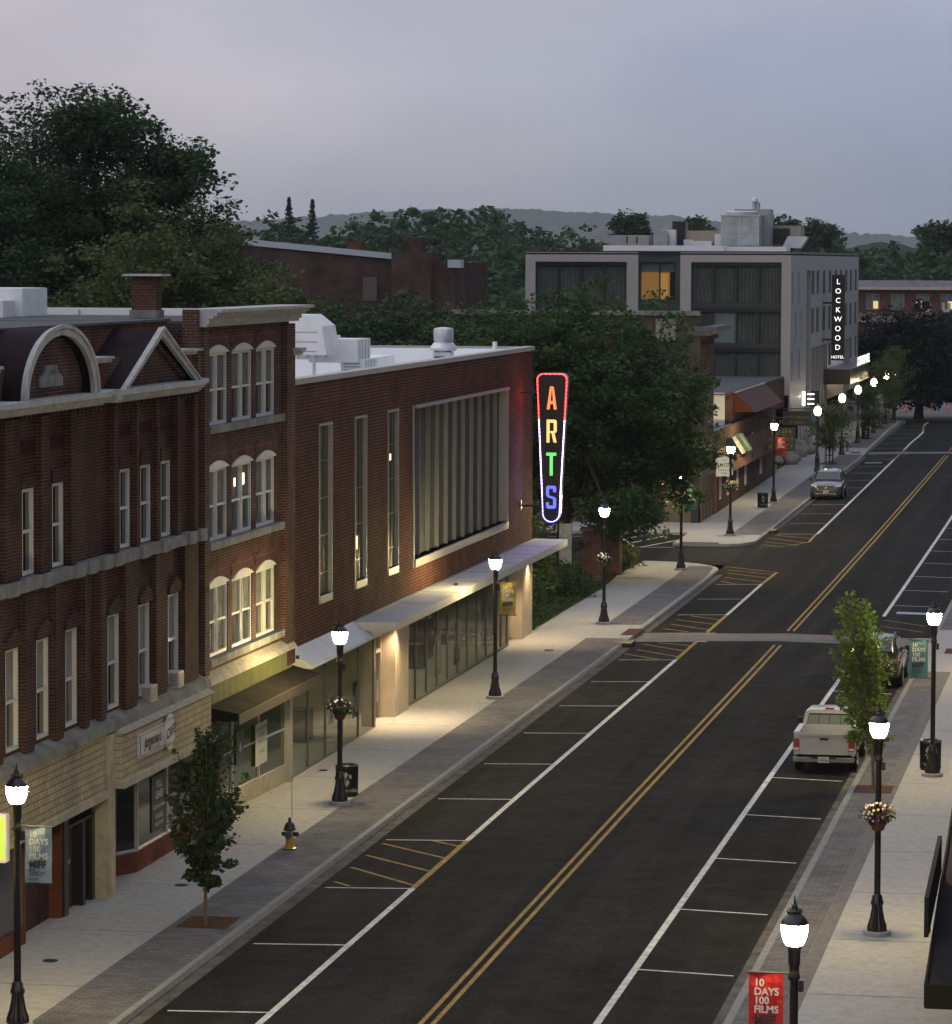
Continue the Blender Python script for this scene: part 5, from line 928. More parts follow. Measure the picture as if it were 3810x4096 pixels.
# brick gate piers and board
for x,y,lb in ((-10.75,167.6,'near brick gate pier with a dark cap under the maple'),(-10.45,171.8,'far brick gate pier beside the ragged green shrub')):
    p=thing('brick_pier',lb,'pier',(x,y,walk(y)),'brick gate piers'); MB().box(x-.45,x+.4,y-.45,y+.45,.3,3.0).build('shaft',brick('pier_brick',(.16,.06,.045),(.12,.045,.035),(.2,.16,.14)),p); MB().box(x-.55,x+.5,y-.55,y+.55,3.0,3.12).box(x-.5,x+.45,y-.5,y+.5,.3,.75).build('cap_and_plinth',mat('pier_stone',(.12,.10,.085),.9,var=.3),p)
nb=thing('notice_board','tall weathered white notice board on two wooden posts','notice board',(-11.5,166,walk(166))); MB().box(-11.75,-11.2,163.9,164.0,1.75,3.55).build('panel',mat('board_white',(.33,.33,.28),.8,var=.3,vs=5),nb)
for x in (-11.7,-11.25): MB().box(x-.05,x+.05,164.02,164.12,.55,3.65).build('post',mat('post_wood',(.12,.09,.06),.9,var=.3),nb)
# boulders in front of the hotel
rk=mat('boulder_granite',(.27,.25,.22),.9,var=.3,vs=3,bump=.6,bs=5)
def boulder(lb,c,s,seed):
    bm=bmesh.new(); bmesh.ops.create_icosphere(bm,subdivisions=3,radius=1); r=np.random.default_rng(seed); D_=r.normal(size=(9,3)); D_/=np.linalg.norm(D_,axis=1)[:,None]; h=.62+.25*r.random(9)
    for v in bm.verts:
        p=np.array(v.co); q=p/np.linalg.norm(p); k=min([h[i]/max(1e-3,q@D_[i]) for i in range(9) if q@D_[i]>.1]+[1.]); v.co=Vector(q*k*np.array(s))
    me=bpy.data.meshes.new('boulder'); bm.to_mesh(me); bm.free(); me.materials.append(rk); o=bpy.data.objects.new('boulder',me); C.objects.link(o); o.location=(c[0],c[1],walk(c[1])+s[2]*.5); tag(o,lb,'boulder','granite boulders outside the hotel')
boulder('pale squared boulder nearest the brick tavern',(-10.1,258.6,0),(.75,1.3,.6),1); boulder('low flat boulder left of the pale squared one',(-11.1,257,0),(.7,1.2,.5),2); boulder('long grey boulder behind the pale squared one',(-10.2,262.5,0),(.8,2.4,.75),3); boulder('large rounded boulder by the planting',(-10.6,267,0),(1.0,2.0,1.0),4); boulder('farthest boulder beside the hotel glass',(-9.9,271.2,0),(.75,2.0,.95),5)
tag(MB().box(-10.9,-10.0,246.2,247.6,.9,1.75).build('low_wall',rk),'short stone block at the end of the brick tavern wall','wall')
shrub('yellow-green grass clump beside the red banner',(-10.9,262.5,0),(.6,1.2,1.7),50,40,.15,lf_lamplit); shrub('low green planting behind the large boulder',(-11.4,269,0),(1.0,1.8,1.4),50,40,.15,lf_lamplit)
# ------------------------------------------------------------ far brick works, mill, woods, hills
wk=thing('brick_works','windowless dark brick works with a pale sloping eave beyond the trees','building',(-33,232,1))
m=MB(); m.hexa([(-44,231,1),(-32.3,231,1),(-32.3,245,1),(-44,245,1)],[(-44,231,16.3),(-32.3,231,15.25),(-32.3,245,15.25),(-44,245,16.3)]); m.box(-32.3,-28.5,230,242,1,15.0); m.box(-32.4,-29.9,229.5,233,11.0,15.65); m.build('wall',bFar,wk); m=MB().hexa([(-44,230.8,16.25),(-32.35,230.8,15.2),(-32.35,231.2,15.2),(-44,231.2,16.25)],[(-44,230.8,16.62),(-32.35,230.8,15.55),(-32.35,231.2,15.55),(-44,231.2,16.62)]); m.box(-28.9,-28.1,229.8,231,14.7,15.2); m.build('pale_eave',mat('pale_metal',(.42,.47,.52),.5),wk)
MB().box(-36.0,-35.0,233,234,15,16.35).build('chimney',bRoof,wk); MB().box(-32.4,-31.2,233.2,234.5,15,16.6).build('chimney',bFar,wk); MB().box(-30.6,-30.0,229.9,229.99,13.9,14.8).build('vent_louvre',blk,wk); MB().box(-34.5,-33.6,230.9,230.99,12.6,14.1).build('blocked_window',MT['brown_trim'],wk)
lh=thing('low_brick_house','low brick building with a dark porch at the foot of the brick works','building',(-26,222,1)); MB().box(-30,-24.8,222,228,1,10.2).build('wall',bFar,lh); MB().box(-30.3,-26.9,221.2,221.95,9.0,10.6).build('dark_porch',blk,lh); MB().box(-30.2,-24.6,221.8,228.2,10.2,10.4).build('roof_edge',stone,lh)
ML=thing('brick_mill','long red brick mill with lit arched windows at the far end of the street','building',(-5,430,1.5))
fm=FF(430); mo=[(x,x+1.55,9.75,11.55) for x in np.arange(-25.6,12,2.82)]
m=MB(); wallmesh(m,fm,-40,30,9.2,12.1,mo,.3); wallmesh(m,FF(428.5),-40,30,1,8.5,[(x,x+.9,5.6,7.6) for x in np.arange(-25,12,4.3)],.25); m.build('wall',brick('mill_brick',(.15,.062,.045),(.115,.048,.036),(.16,.10,.08)),ML)
MB().box(-40,30,430.4,442,8.6,12.05).box(-40,30,428.9,430.3,1,8.4).build('mass',blk,ML)
MB().hexa([(-40,429.2,12.1),(30,429.2,12.1),(30,442,12.1),(-40,442,12.1)],[(-40,431,13.0),(30,431,13.0),(30,441,13.0),(-40,441,13.0)]).build('roof',mat('mill_slate',(.16,.15,.165),.8,var=.3,vs=1),ML); MB().box(-40,30,429.0,429.3,12.0,12.3).build('eave',mat('eave_cream',(.48,.42,.33),.7,var=.25,vs=2),ML)
MB().hexa([(-40,427.9,8.5),(30,427.9,8.5),(30,430.0,8.5),(-40,430.0,8.5)],[(-40,429.6,9.4),(30,429.6,9.4),(30,430.0,9.4),(-40,430.0,9.4)]).build('lean_to_roof',mat('leanto',(.17,.13,.105),.8,var=.3,vs=2),ML); MB().box(-40,30,427.7,427.95,8.3,8.62).build('gutter',mat('gutter_grey',(.33,.35,.38),.6),ML)
wlit=mat('mill_lit_pane',(.5,.4,.2),.5,emit=(1,.72,.34),es=.75); mg=mat('mill_glass',(.14,.16,.15),.4,var=.5,vs=2)
for i,o in enumerate(mo):
    f=window(fm,*o,ML,dep=.15,bw=.08,mull=((o[0]+o[1])/2,),fm=mat('mill_frame',(.30,.30,.26),.7),gm=mg,th=.06)
    if i%5!=4: MB().fbox(fm,o[0]+(.1 if i%3 else .85),o[0]+(.7 if i%3 else 1.4),o[2]+.1,o[2]+.95,-.11,-.10).build('lit_pane',wlit,f)
for i,x in enumerate(np.arange(-25,12,4.3)): window(FF(428.5),x,x+.9,5.6,7.6,ML,dep=.1,bw=.1,fm=trim,gm=gdark,th=.05)
pt=mat('graffiti_white',(.55,.56,.5),.8)
for ch,x in (('B',-10.05),('U',-8.0),('D',-6.2)): text(ch,1.35,ML,pt,(x,429.97,9.55),(1,0,0),(0,0,1),name='graffiti_letter',bold=.06)
# woods beyond the town: nobody could count these
def tx(x): return float(np.interp(x,[-130,-105,-97,-90,-81,-73,-65,-60,-52,-40,-28,-10,10],[17.5,18.0,20.6,20.6,22.3,22.3,20.0,17.4,16.6,17.5,18.5,17.5,18.5]))
P=[];S_=[]
for row in range(11):
    Y=300+row*24
    for x in np.arange(-150,70,5.2):
        X=x*(Y/500)+13.26*(1-Y/500)+rng.normal()*1.6; top=8.5+(tx(x)-8.5)*((row+1)/11)**.8
        if X>-31 and Y<452: continue
        top=15.17+(top-15.17)*(Y/500 if row>8 else 1)+rng.normal()*.9
        r=3.6+rng.random()*1.6; P.append(ell((X,Y+rng.normal()*4,top-r*.95),(r,r,r),34,.7,lo=-.35,lumps=5))
leaves('woodland',lf_far,None,np.vstack(P),1.15,14,.95,(0,0,0),kind='stuff')['label']='wooded slope of mixed green trees beyond the rooftops'
def conifer(lb,x,y,zb,zt,r):
    b=(x,y,zb); t=thing('conifer',lb,'tree',b,'tall pointed conifers'); P=[]
    for i in range(110):
        q=i/110; z=zb+(zt-zb)*(.35+.65*q); rr=r*(1-q)*(.75+.5*(i%4)/3)
        for j in range(6): a=rng.random()*6.28; P.append((x+rr*math.cos(a)*rng.random()**.5,y+rr*math.sin(a)*rng.random()**.5,z-rr*.25))
    leaves('crown',lf_dark,t,np.array(P),.2,10,.24,b,flat=.4); MB().tube([b,(x,y,zt)],[.3,.04],6).build('trunk',mat('bark',(.07,.055,.04)),t)
conifer('left one of two tall pointed conifers on the skyline',-90.2,455,2,22.9,3.0); conifer('right one of two tall pointed conifers on the skyline',-87.9,458,2,22.7,2.8)
def fartree(lb,x,y,z,r,mt=lf_far): b=(x,y,1.5); tree(lb,b,z-r[2],(x,y,z),r,150,40,.6,mt,cr=1.1,tr=.35,group='trees on the skyline behind the hotel roof',lumps=7)
D5=500
fartree('domed tree standing above the woods left of the hotel machinery',-53.2,500,18.3,(2.7,2.7,3.2)); fartree('pair-topped tree behind the middle of the hotel roof',-44.4,505,18.0,(3.2,3,2.9)); fartree('bushy tree right of the cooling tower',-33.6,510,18.0,(3.0,3,3.4)); fartree('bushy tree behind the wide tan intake',-29.6,512,17.7,(3.2,3,3.2)); fartree('high tree on the skyline near the right edge',-12.5,500,17.8,(2.4,3,2.8))
def ridge(name,Y,pts,zb,seed,m,amp,thick):
    r=np.random.default_rng(seed); xs=np.arange(pts[0][0],pts[-1][0],4.0 if Y>1500 else 2.2); top=np.interp(xs,[p[0] for p in pts],[p[1] for p in pts])
    nz=r.normal(size=len(xs)); nz=np.convolve(nz,[.25,.5,.25],'same'); big=np.convolve(r.normal(size=len(xs)),np.ones(25)/9,'same'); top=top+amp*(nz+big*.7)
    P=[];F=[];rows=[(0,0),(.5,-.35),(1,-1)]
    mb=MB(); n=len(xs)
    for t,_ in ((0,0),(.3,0),(1,0)):
        for i,x in enumerate(xs): P.append((x,Y+thick*(0 if t==0 else -t),top[i]+(zb-top[i])*t**.8))
    for j in range(2): F+=[(j*n+i,j*n+i+1,(j+1)*n+i+1,(j+1)*n+i) for i in range(n-1)]
    P+= [(x,Y+thick,zb) for x in xs]; F+=[(i,3*n+i,3*n+i+1,i+1) for i in range(n-1)]
    return mb.add(P,F).build(name,m,kind='structure')
hm=mat('wooded_hill',(.030,.045,.032),.95,var=.4,vs=.02)
ridge('hills',7000,[(x_*2-13,z_*2-15) for x_,z_ in ((-1400,45),(-1000,50),(-813,52),(-723,59),(-648,62.5),(-540,62.5),(-418,57),(-330,47),(-274,43),(-155,36),(0,33),(400,40))],0,3,hm,2.2,900)
ridge('hills',4200,[(x_*2-13,z_*2-15) for x_,z_ in ((-900,26),(-500,24),(-420,28),(-330,26),(-230,20),(-100,22),(200,24))],0,5,hm,1.8,600)
ridge('hills',1100,[(-500,19),(-255,20),(-190,16),(-130,21),(-90,18.5),(-40,20.5),(0,21),(60,21)],0,8,hm,1.0,160)
# ------------------------------------------------------------ street lamps and what hangs on them
lampm=mat('lamp_black',(.016,.015,.015),.32,metal=.2,var=.2,vs=8,coat=.3)
glow=mat('lamp_globe',(1,.95,.8),.4,emit=(1,.76,.32),es=600)
glow2=mat('round_globe',(1,.95,.8),.4,emit=(1,.80,.48),es=30)
def fluted(mb,prof_,n=16,dep=.1):
    P=[];m=len(prof_)
    for r,z in prof_:
        for k in range(n*2):
            a=math.pi*k/n; q=r*(1-dep*(k%2)); P.append((q*math.cos(a),q*math.sin(a),z))
    N_=n*2; mb.add(P,[(i*N_+k,i*N_+(k+1)%N_,(i+1)*N_+(k+1)%N_,(i+1)*N_+k) for i in range(m-1) for k in range(N_)]+[tuple(range(N_-1,-1,-1)),tuple(range((m-1)*N_,m*N_))])
Lm=proto('street_lamp','black street lamp','street lamp','acorn street lamps along the pavements')
MB().lathe([(.30,-.02),(.30,.09),(.27,.10)],n=28).build('concrete_footing',conc,Lm)
m=MB(); fluted(m,[(.215,.1),(.215,.20),(.20,.24),(.16,.36),(.125,.55),(.112,.66)]); m.lathe([(.13,.66),(.14,.69),(.14,.74),(.12,.77),(.11,.86),(.078,.90)],n=20); m.build('base',lampm,Lm,smooth=True)
m=MB(); fluted(m,[(.070,.88),(.064,3.85)],12,.06); m.lathe([(.085,3.80),(.098,3.85),(.078,3.92),(.078,4.0),(.092,4.05),(.096,4.26),(.12,4.30),(.12,4.33)],n=20); m.build('pole',lampm,Lm,smooth=True)
MB().lathe([(.10,4.33),(.135,4.345),(.175,4.43),(.20,4.54),(.208,4.66)],n=28).build('globe',glow,Lm,smooth=2)
m=MB().lathe([(.215,4.655),(.216,4.67),(.19,4.72),(.145,4.775),(.10,4.81),(.075,4.83),(.088,4.85),(.055,4.88),(.045,4.92),(.052,4.94),(.024,4.97),(.018,5.01),(.005,5.10)],n=24)
for i in range(8): a=i*math.pi/4; m.tube([(.095*math.cos(a),.095*math.sin(a),4.80),(.115*math.cos(a),.115*math.sin(a),4.855),(.09*math.cos(a),.09*math.sin(a),4.89)],.011,4)
m.build('cap',lampm,Lm,smooth=True); MB().box(.07,.15,-.05,.05,3.62,3.80).build('photocell_box',lampm,Lm,bevel=.01)
reg(Lm)
LP=[(-7.6,68.4,'street lamp at the left edge with a pale blue banner'),(-7.6,97.9,'street lamp with flower basket in front of the glass shopfront bin'),(-7.6,122.7,'street lamp with an olive gold banner before the long glass front'),(-7.6,148.7,'street lamp with white flower basket by the paver crosswalk'),(-7.6,174.6,'street lamp with a teal banner at the near corner of the side street'),(-7.55,195.8,'street lamp with flower basket at the pub corner across the side street'),(-7.6,220.2,'street lamp with a red banner in front of the brick tavern'),(8.27,56.7,'nearest street lamp at bottom right, with a red banner'),(7.9,81.3,'street lamp with purple flower basket right of the bright sapling'),(7.75,106.6,'street lamp with a teal banner in front of the right litter bin'),(7.72,131.9,'street lamp cut off by the right edge of the picture')]
for i,(x,y,lb) in enumerate(LP):
    o=Lm if i==0 else copy_tree(Lm); place(o,(x,y,walk(y)),0,lb)
Gm=proto('globe_lamp','round globe lamp','street lamp','round globe lamps near the hotel')
m=MB(); fluted(m,[(.22,0),(.22,.15),(.17,.22),(.15,.9),(.17,.95),(.12,1.0),(.11,1.25),(.075,1.3),(.06,3.55)],12,.05); m.lathe([(.06,3.5),(.12,3.62),(.09,3.7),(.15,3.76)],n=14); m.build('pole',lampm,Gm,smooth=True)
MB().lathe([(.12,3.76),(.19,3.84),(.235,3.97),(.24,4.1),(.18,4.26),(.09,4.34)],n=24).build('globe',glow2,Gm,smooth=2); MB().lathe([(.10,4.34),(.11,4.40),(.05,4.44),(.07,4.5),(.02,4.56)],n=14).build('finial',mat('lit_finial',(.6,.5,.35),.5),Gm,smooth=True)  # finial colour made pale in place of the globe's light on it
reg(Gm)
for i,(x,y,lb) in enumerate(((-7.55,250.3,'globe lamp nearest the parked grey car'),(-7.45,270.1,'globe lamp beside the far yellow hydrant'),(-7.45,285.8,'globe lamp beside the far litter bin'),(-7.35,301.7,'globe lamp carrying the far pale blue banner'),(-7.45,318.3,'globe lamp second from the end, half hidden by leaves'),(-7.3,326.3,'farthest globe lamp, next to the far gold banner'))):
    o=Gm if i==0 else copy_tree(Gm); place(o,(x,y,walk(y)),0,lb)
vin=mat('vinyl_white',(.55,.56,.57),.6); vinb=mat('vinyl_black',(.03,.03,.032),.6)
def banner(x,y,side,col,lb,z=3.88,txt=True,sc_=.95):
    zb=walk(y); b=thing('street_banner',lb,'banner',(x,y,zb+z),'street banners hung from lamp posts'); x0=x+side*.16; x1=x+side*(.16+.56*sc_); a,c=min(x0,x1),max(x0,x1); h=1.12*sc_
    m=MB(); n=8; P=[]
    for j in range(n+1):
        for i in range(5): P.append((a+(c-a)*i/4,y-.01+.012*math.sin(i*1.5+j*.7),zb+z-h*j/n))
    m.add(P,[(j*5+i,j*5+i+1,(j+1)*5+i+1,(j+1)*5+i) for j in range(n) for i in range(4)]); m.build('cloth',col,b)
    MB().tube([(x,y,zb+z+.015),(x1+side*.04,y,zb+z+.015)],.018,6).build('rod',lampm,b); MB().tube([(x,y,zb+z-h-.015),(x1+side*.04,y,zb+z-h-.015)],.014,6).build('rod',lampm,b)
    if txt:
        L0=a+.09*sc_
        for t_,s_,dz in (('10',.165,.20),('DAYS',.165,.345),('100',.165,.49),('FILMS',.165,.635)): text(t_,s_*sc_,b,vin,(L0,y-.028,zb+z-dz*sc_),(1,0,0),(0,0,1),bold=.028,align='LEFT',sx=.98)
        text('MIFF',.2*sc_,b,vinb,(L0,y-.028,zb+z-.82*sc_),(1,0,0),(0,0,1),bold=.045,align='LEFT',sx=.9)
        for t_,dz in (('MAINE',.88),('INTERNATIONAL',.93),('FILM FESTIVAL',.98),('MIFF.ORG',1.07)): text(t_,.052*sc_,b,vinb,(L0,y-.028,zb+z-dz*sc_),(1,0,0),(0,0,1),bold=.02,align='LEFT',sx=.85)
bblue=mat('banner_blue',(.22,.29,.36),.7,var=.05); bteal=mat('banner_teal',(.10,.20,.235),.7,var=.05); bgold=mat('banner_gold',(.32,.25,.07),.7,var=.05); bred=mat('banner_red',(.42,.03,.03),.7,var=.05)
banner(-7.6,68.4,1,bblue,'pale blue film festival banner on the lamp at the left edge'); banner(-7.6,122.7,1,bgold,'olive gold film festival banner beside the glass front'); banner(-7.6,174.6,1,bteal,'dark teal film festival banner at the side street corner'); banner(-7.6,220.2,1,bred,'red film festival banner in front of the tavern boulders')
banner(8.27,56.7,-1,bred,'bright red film festival banner at the bottom right'); banner(7.75,106.6,-1,bteal,'teal film festival banner on the right pavement beside the black car'); banner(-7.35,301.7,1,bblue,'small pale blue banner far down the street',z=3.1,sc_=1.1); banner(-7.0,328,1,bgold,'small gold banner at the far end of the street',z=4.6,sc_=1.1)
# hanging flower baskets
pot=mat('terracotta',(.13,.06,.04),.8); lfp=leafmat('basket_leaf',(.025,.05,.02),(.05,.08,.03)); fl_w=mat('petal_white',(.62,.60,.66),.7); fl_p=mat('petal_purple',(.16,.035,.12),.7); fl_y=mat('petal_cream',(.60,.52,.24),.7)
def basket(x,y,lb,mix,r=.36,z=2.62):
    b=thing('flower_basket',lb,'flower basket',(x,y,walk(y)+z),'flower baskets hung on lamp posts'); c=(x,y,walk(y)+z)
    MB().lathe([(.12,-.32),(.2,-.12)],c,n=14).build('pot',pot,b)
    leaves('foliage',lfp,b,ell(c,(r,r,r*.62),90,.5),.07,14,.07,c)
    for mt,n in mix:
        P=ell((c[0],c[1],c[2]+.03),(r*1.04,r*1.04,r*.7),n,.93,lo=-.5,jit=.03); m=MB()
        for p in P:
            d=(Vector(p)-Vector(c)).normalized(); a=d.cross(Vector((0,0,1))).normalized(); e=d.cross(a); q=Vector(p)+d*.03
            m.poly([tuple(q+(a*math.cos(t)+e*math.sin(t))*(.036 if k%2 else .022)) for k,t in enumerate(np.linspace(0,2*math.pi,10,endpoint=False))])
        m.build('blossoms',mt,b)
basket(-7.6,97.9,'dark flower basket with a few white flowers on the lamp by the glass shopfront',[(fl_w,26),(fl_p,30)],.34); basket(-7.6,148.7,'flower basket with white blossoms in front of the brick gate piers',[(fl_w,45)],.30); basket(-7.55,195.8,'flower basket of cream blossoms at the pub corner',[(fl_y,45),(fl_w,15)],.38); basket(7.9,81.3,'full basket of purple, white and cream flowers at lower right',[(fl_w,42),(fl_p,90),(fl_y,40)],.36); basket(7.72,131.9,'purple flower basket cut by the right edge',[(fl_p,60)],.38)
# litter bins
Bn=proto('litter_bin','black litter bin','litter bin','black round litter bins')
m=MB(); 
for i in range(30): a=i*math.pi/15; m.tube([(.285*math.cos(a),.285*math.sin(a),.04),(.295*math.cos(a),.295*math.sin(a),.80)],.016,4)
m.build('slats',black,Bn); MB().lathe([(.27,.03),(.275,.78)],n=30,cap=True).build('drum',mat('bin_black',(.012,.012,.012),.35,var=.2),Bn); MB().lathe([(.25,.80),(.315,.80),(.33,.84),(.30,.87),(.24,.86),(.22,.80)],n=30,cap=False).lathe([(.29,0),(.29,.05)],n=30).build('rim',black,Bn,smooth=True)
lg=MB(); f0=FF(-.31)
for q in ([(.0,.28),(.09,.40),(.03,.50),(-.05,.38)],[(-.02,.50),(.05,.62),(-.02,.70),(-.09,.58)],[(.07,.52),(.15,.50),(.14,.60),(.08,.62)],[(-.12,.46),(-.05,.42),(-.04,.50)]): lg.poly([(.31*math.sin((u+.05)/.31),-.31*math.cos((u+.05)/.31),v) for u,v in q])
lg.build('emblem',mat('bin_grey',(.30,.30,.30),.6),Bn)
text('Waterville',.15,Bn,MT['bin_grey'],(.05*1,-.312,.14),(1,0,0),(0,0,1),bold=.01,wrap=.312)
reg(Bn)
for i,(x,y,lb) in enumerate(((-7.74,99.5,'black litter bin behind the lamp by the glass shopfront'),(-7.9,216.8,'black litter bin with pale emblem outside the brick tavern'),(7.62,108.0,'black litter bin behind the right-hand lamp with teal banner'),(-7.3,292.2,'black litter bin in front of the hotel, beside a tree guard'))): place(Bn if i==0 else copy_tree(Bn),(x,y,walk(y)),.0 if i!=2 else -.3,lb)
# hydrants
Hy=proto('fire_hydrant','yellow fire hydrant','fire hydrant','yellow fire hydrants with black tops')
hy=mat('hydrant_yellow',(.50,.26,.02),.45,var=.15,vs=9,coat=.3); hb=mat('hydrant_black',(.02,.022,.025),.4)
MB().lathe([(.17,0),(.17,.035),(.12,.05),(.125,.09),(.105,.1),(.10,.46),(.12,.48)],n=20).build('barrel',hy,Hy,smooth=True); MB().lathe([(.20,.0),(.2,.02),(.16,.03)],n=12).lathe([(.155,.48),(.16,.52),(.135,.54),(.125,.60),(.08,.67),(.04,.69),(.035,.76),(.05,.77),(.01,.80)],n=18).build('bonnet',hb,Hy,smooth=True)
MB().lathe([(.085,-.19),(.085,-.1),(.05,-.09)],(0,0,.36),n=14,ax='y').build('front_cap',mat('hydrant_blue',(.03,.07,.16),.5),Hy); MB().lathe([(.05,.09),(.06,.11),(.065,.2),(.03,.24)],(0,0,.38),n=12,ax='x').lathe([(.05,-.2),(.06,-.1)],(0,0,.38),n=12,ax='x').build('side_caps',hb,Hy)
MB().tube([(.04,.08,.75),(.03,.10,1.85)],.009,5).build('marker_whip',mat('whip',(.30,.16,.14),.5),Hy); reg(Hy)
place(Hy,(-7.25,90.3,walk(90.3)),0,'yellow fire hydrant with black cap on the pavers near the sapling'); place(copy_tree(Hy),(-7.35,274.2,walk(274)),0,'far yellow fire hydrant beside a globe lamp near the hotel')
# ------------------------------------------------------------ vehicles
tyre=mat('tyre',(.018,.018,.018),.85); rim=mat('alloy',(.35,.35,.36),.35,metal=.8); cg=mat('car_glass',(.02,.024,.03),.06,spec=.8); tail=mat('tail_red',(.28,.02,.015),.3,coat=.5); headm=mat('headlamp',(.42,.44,.46),.15,spec=.8,coat=.6); chrome=mat('chrome',(.6,.6,.6),.2,metal=.9); platem=mat('plate_white',(.55,.56,.55),.5)
def loft(secs,mirror=True):
    """secs: [(y,[(x,z)...])] half profiles from bottom centre to top centre"""
    n=len(secs[0][1]); P=[];N2=2*n
    for y,h in secs: P+=[(x,y,z) for x,z in h]+[(-x,y,z) for x,z in h[::-1]]
    F=[(i*N2+k,i*N2+(k+1)%N2,(i+1)*N2+(k+1)%N2,(i+1)*N2+k) for i in range(len(secs)-1) for k in range(N2)]+[tuple(range(N2)),tuple(range(len(secs)*N2-1,(len(secs)-1)*N2-1,-1))]
    return MB().add(P,F)
def softbuild(mb,name,m,par,lv=2):
    o=mb.build(name,m,par,smooth=2); s=o.modifiers.new('s','SUBSURF'); s.levels=lv; s.render_levels=lv; return o
def wheel(par,x,y,r=.34,w_=.22):
    t=MB().lathe([(r*.62,-w_/2),(r*.95,-w_/2),(r,-w_*.35),(r,w_*.35),(r*.95,w_/2),(r*.62,w_/2)],(x,y,r),n=28,ax='x').build('wheel',tyre,par,smooth=True)
    s=1 if x>0 else -1; m=MB().lathe([(r*.63,0),(r*.63,.02)],(x+s*w_*.36,y,r),n=24,ax='x')
    for i in range(5): a=i*2*math.pi/5; m.tube([(x+s*w_*.48,y,r),(x+s*w_*.5,y+r*.58*math.cos(a),r+r*.58*math.sin(a))],.03,5)
    m.build('rim',rim,t)
def quadp(mb,P,th=.012):
    a,b,c,d=[Vector(p) for p in P]; n=(b-a).cross(c-a).normalized()*th; mb.hexa([a-n,b-n,c-n,d-n],[a+n,b+n,c+n,d+n])
# pickup, rear at y=0 facing +y
T_=thing('pickup_truck','silver white compact pickup truck with an empty open bed, parked by the kerb','pickup truck',(0,0,0))
sv=mat('silver_paint',(.42,.43,.45),.32,metal=.35,coat=.6,var=.04,vs=1)
B1=lambda w_,zb,zt,e=0:[(0,zb),(w_*.9,zb),(w_,zb+.12),(w_+.02,(zb+zt)/2),(w_,zt-.08),(w_*.94-e,zt),(0,zt+.0)]
b=loft([(1.95,B1(.84,.42,1.06)),(2.0,B1(.85,.40,1.07)),(2.9,B1(.86,.38,1.06)),(3.55,B1(.86,.38,1.05)),(4.3,B1(.85,.40,1.02)),(4.75,B1(.82,.42,.97)),(4.9,B1(.76,.45,.90))]); softbuild(b,'cab_body',sv,T_,1)
m=MB()   # open bed: walls, rails, floor, tailgate
for s in (-1,1):
    x0,x1=(s*.78,s*.87) if s>0 else (-.87,-.78)
    m.box(x0,x1,.04,2.0,.52,1.17); xr_=(.72,.88) if s>0 else (-.88,-.72); m.box(xr_[0],xr_[1],.04,2.0,1.17,1.21)
    m.box((.55 if s>0 else -.79),(.79 if s>0 else -.55),.65,1.35,.7,.95)
m.box(-.78,.78,1.88,1.96,.6,1.20); m.build('bed_walls',sv,T_,bevel=.012); m=MB().box(-.78,.78,.06,1.9,.62,.68)
for i in range(9): m.box(-.7+i*.16,-.64+i*.16,.07,1.88,.68,.695)
m.build('bed_floor',mat('bed_liner',(.20,.20,.205),.6,var=.2),T_)
tg=MB().box(-.70,.70,0,.07,.56,1.16).box(-.70,.70,-.015,.0,1.08,1.14).build('tailgate',sv,T_,bevel=.012); MB().box(-.12,.12,-.03,-.001,.98,1.05).build('handle',black,tg)
for s in (-1,1):
    for z0_,z1_ in ((.56,.66),(1.02,1.17)): MB().box(*sorted((s*.705,s*.87)),-.01,.18,z0_,z1_).build('rear_corner',sv,T_,bevel=.01)
for s in (-1,1): MB().box(*(sorted((s*.71,s*.885))),-.02,.16,.67,1.01).build('tail_lamp',tail,T_,bevel=.015)
for s in (-1,1): MB().box(*(sorted((s*.72,s*.875))),-.024,-.0201,.69,.76).build('reversing_lamp',platem,T_)
MB().box(-.88,.88,-.14,.02,.36,.50).build('rear_bumper',chrome,T_,bevel=.02); MB().box(-.36,.36,-.145,-.141,.46,.51).build('bumper_step',black,T_)
pl=MB().box(-.155,.155,-.165,-.15,.35,.52).build('number_plate',platem,T_); text('5716 UA',.095,pl,vinb,(0,-.167,.385),(1,0,0),(0,0,1),bold=.02,sx=.8); text('MAINE',.04,pl,vinb,(0,-.167,.47),(1,0,0),(0,0,1),bold=.02)
cb=loft([(1.98,[(0,1.0),(.80,1.0),(.80,1.08),(.72,1.52),(.62,1.62),(0,1.64)]),(2.12,[(0,1.0),(.82,1.0),(.82,1.08),(.70,1.58),(.62,1.65),(0,1.67)]),(3.05,[(0,1.0),(.82,1.0),(.82,1.08),(.69,1.56),(.60,1.63),(0,1.655)]),(3.35,[(0,1.0),(.82,1.0),(.82,1.06),(.75,1.35),(.70,1.38),(0,1.42)]),(3.75,[(0,.98),(.78,.98),(.78,1.02),(.76,1.05),(.7,1.06),(0,1.07)])]); cb.build('cab_roof',sv,T_,smooth=True)
rw=MB(); quadp(rw,[(-.68,1.965,1.13),(.68,1.965,1.13),(.60,1.975,1.52),(-.60,1.975,1.52)]); rwo=rw.build('rear_window_seal',black,T_)
m=MB()
for a,c in ((-.64,-.335),(-.315,-.01),(.01,.315),(.335,.64)): 
    t0=.92; quadp(m,[(a,1.945,1.17),(c,1.945,1.17),(c*.93,1.953,1.48),(a*.93,1.953,1.48)],.006)
m.build('pane',mat('truck_rear_glass',(.16,.19,.19),.15,spec=.7),rwo); MB().box(-.13,.13,1.97,2.05,1.64,1.69).build('high_brake_lamp',tail,T_,bevel=.01)
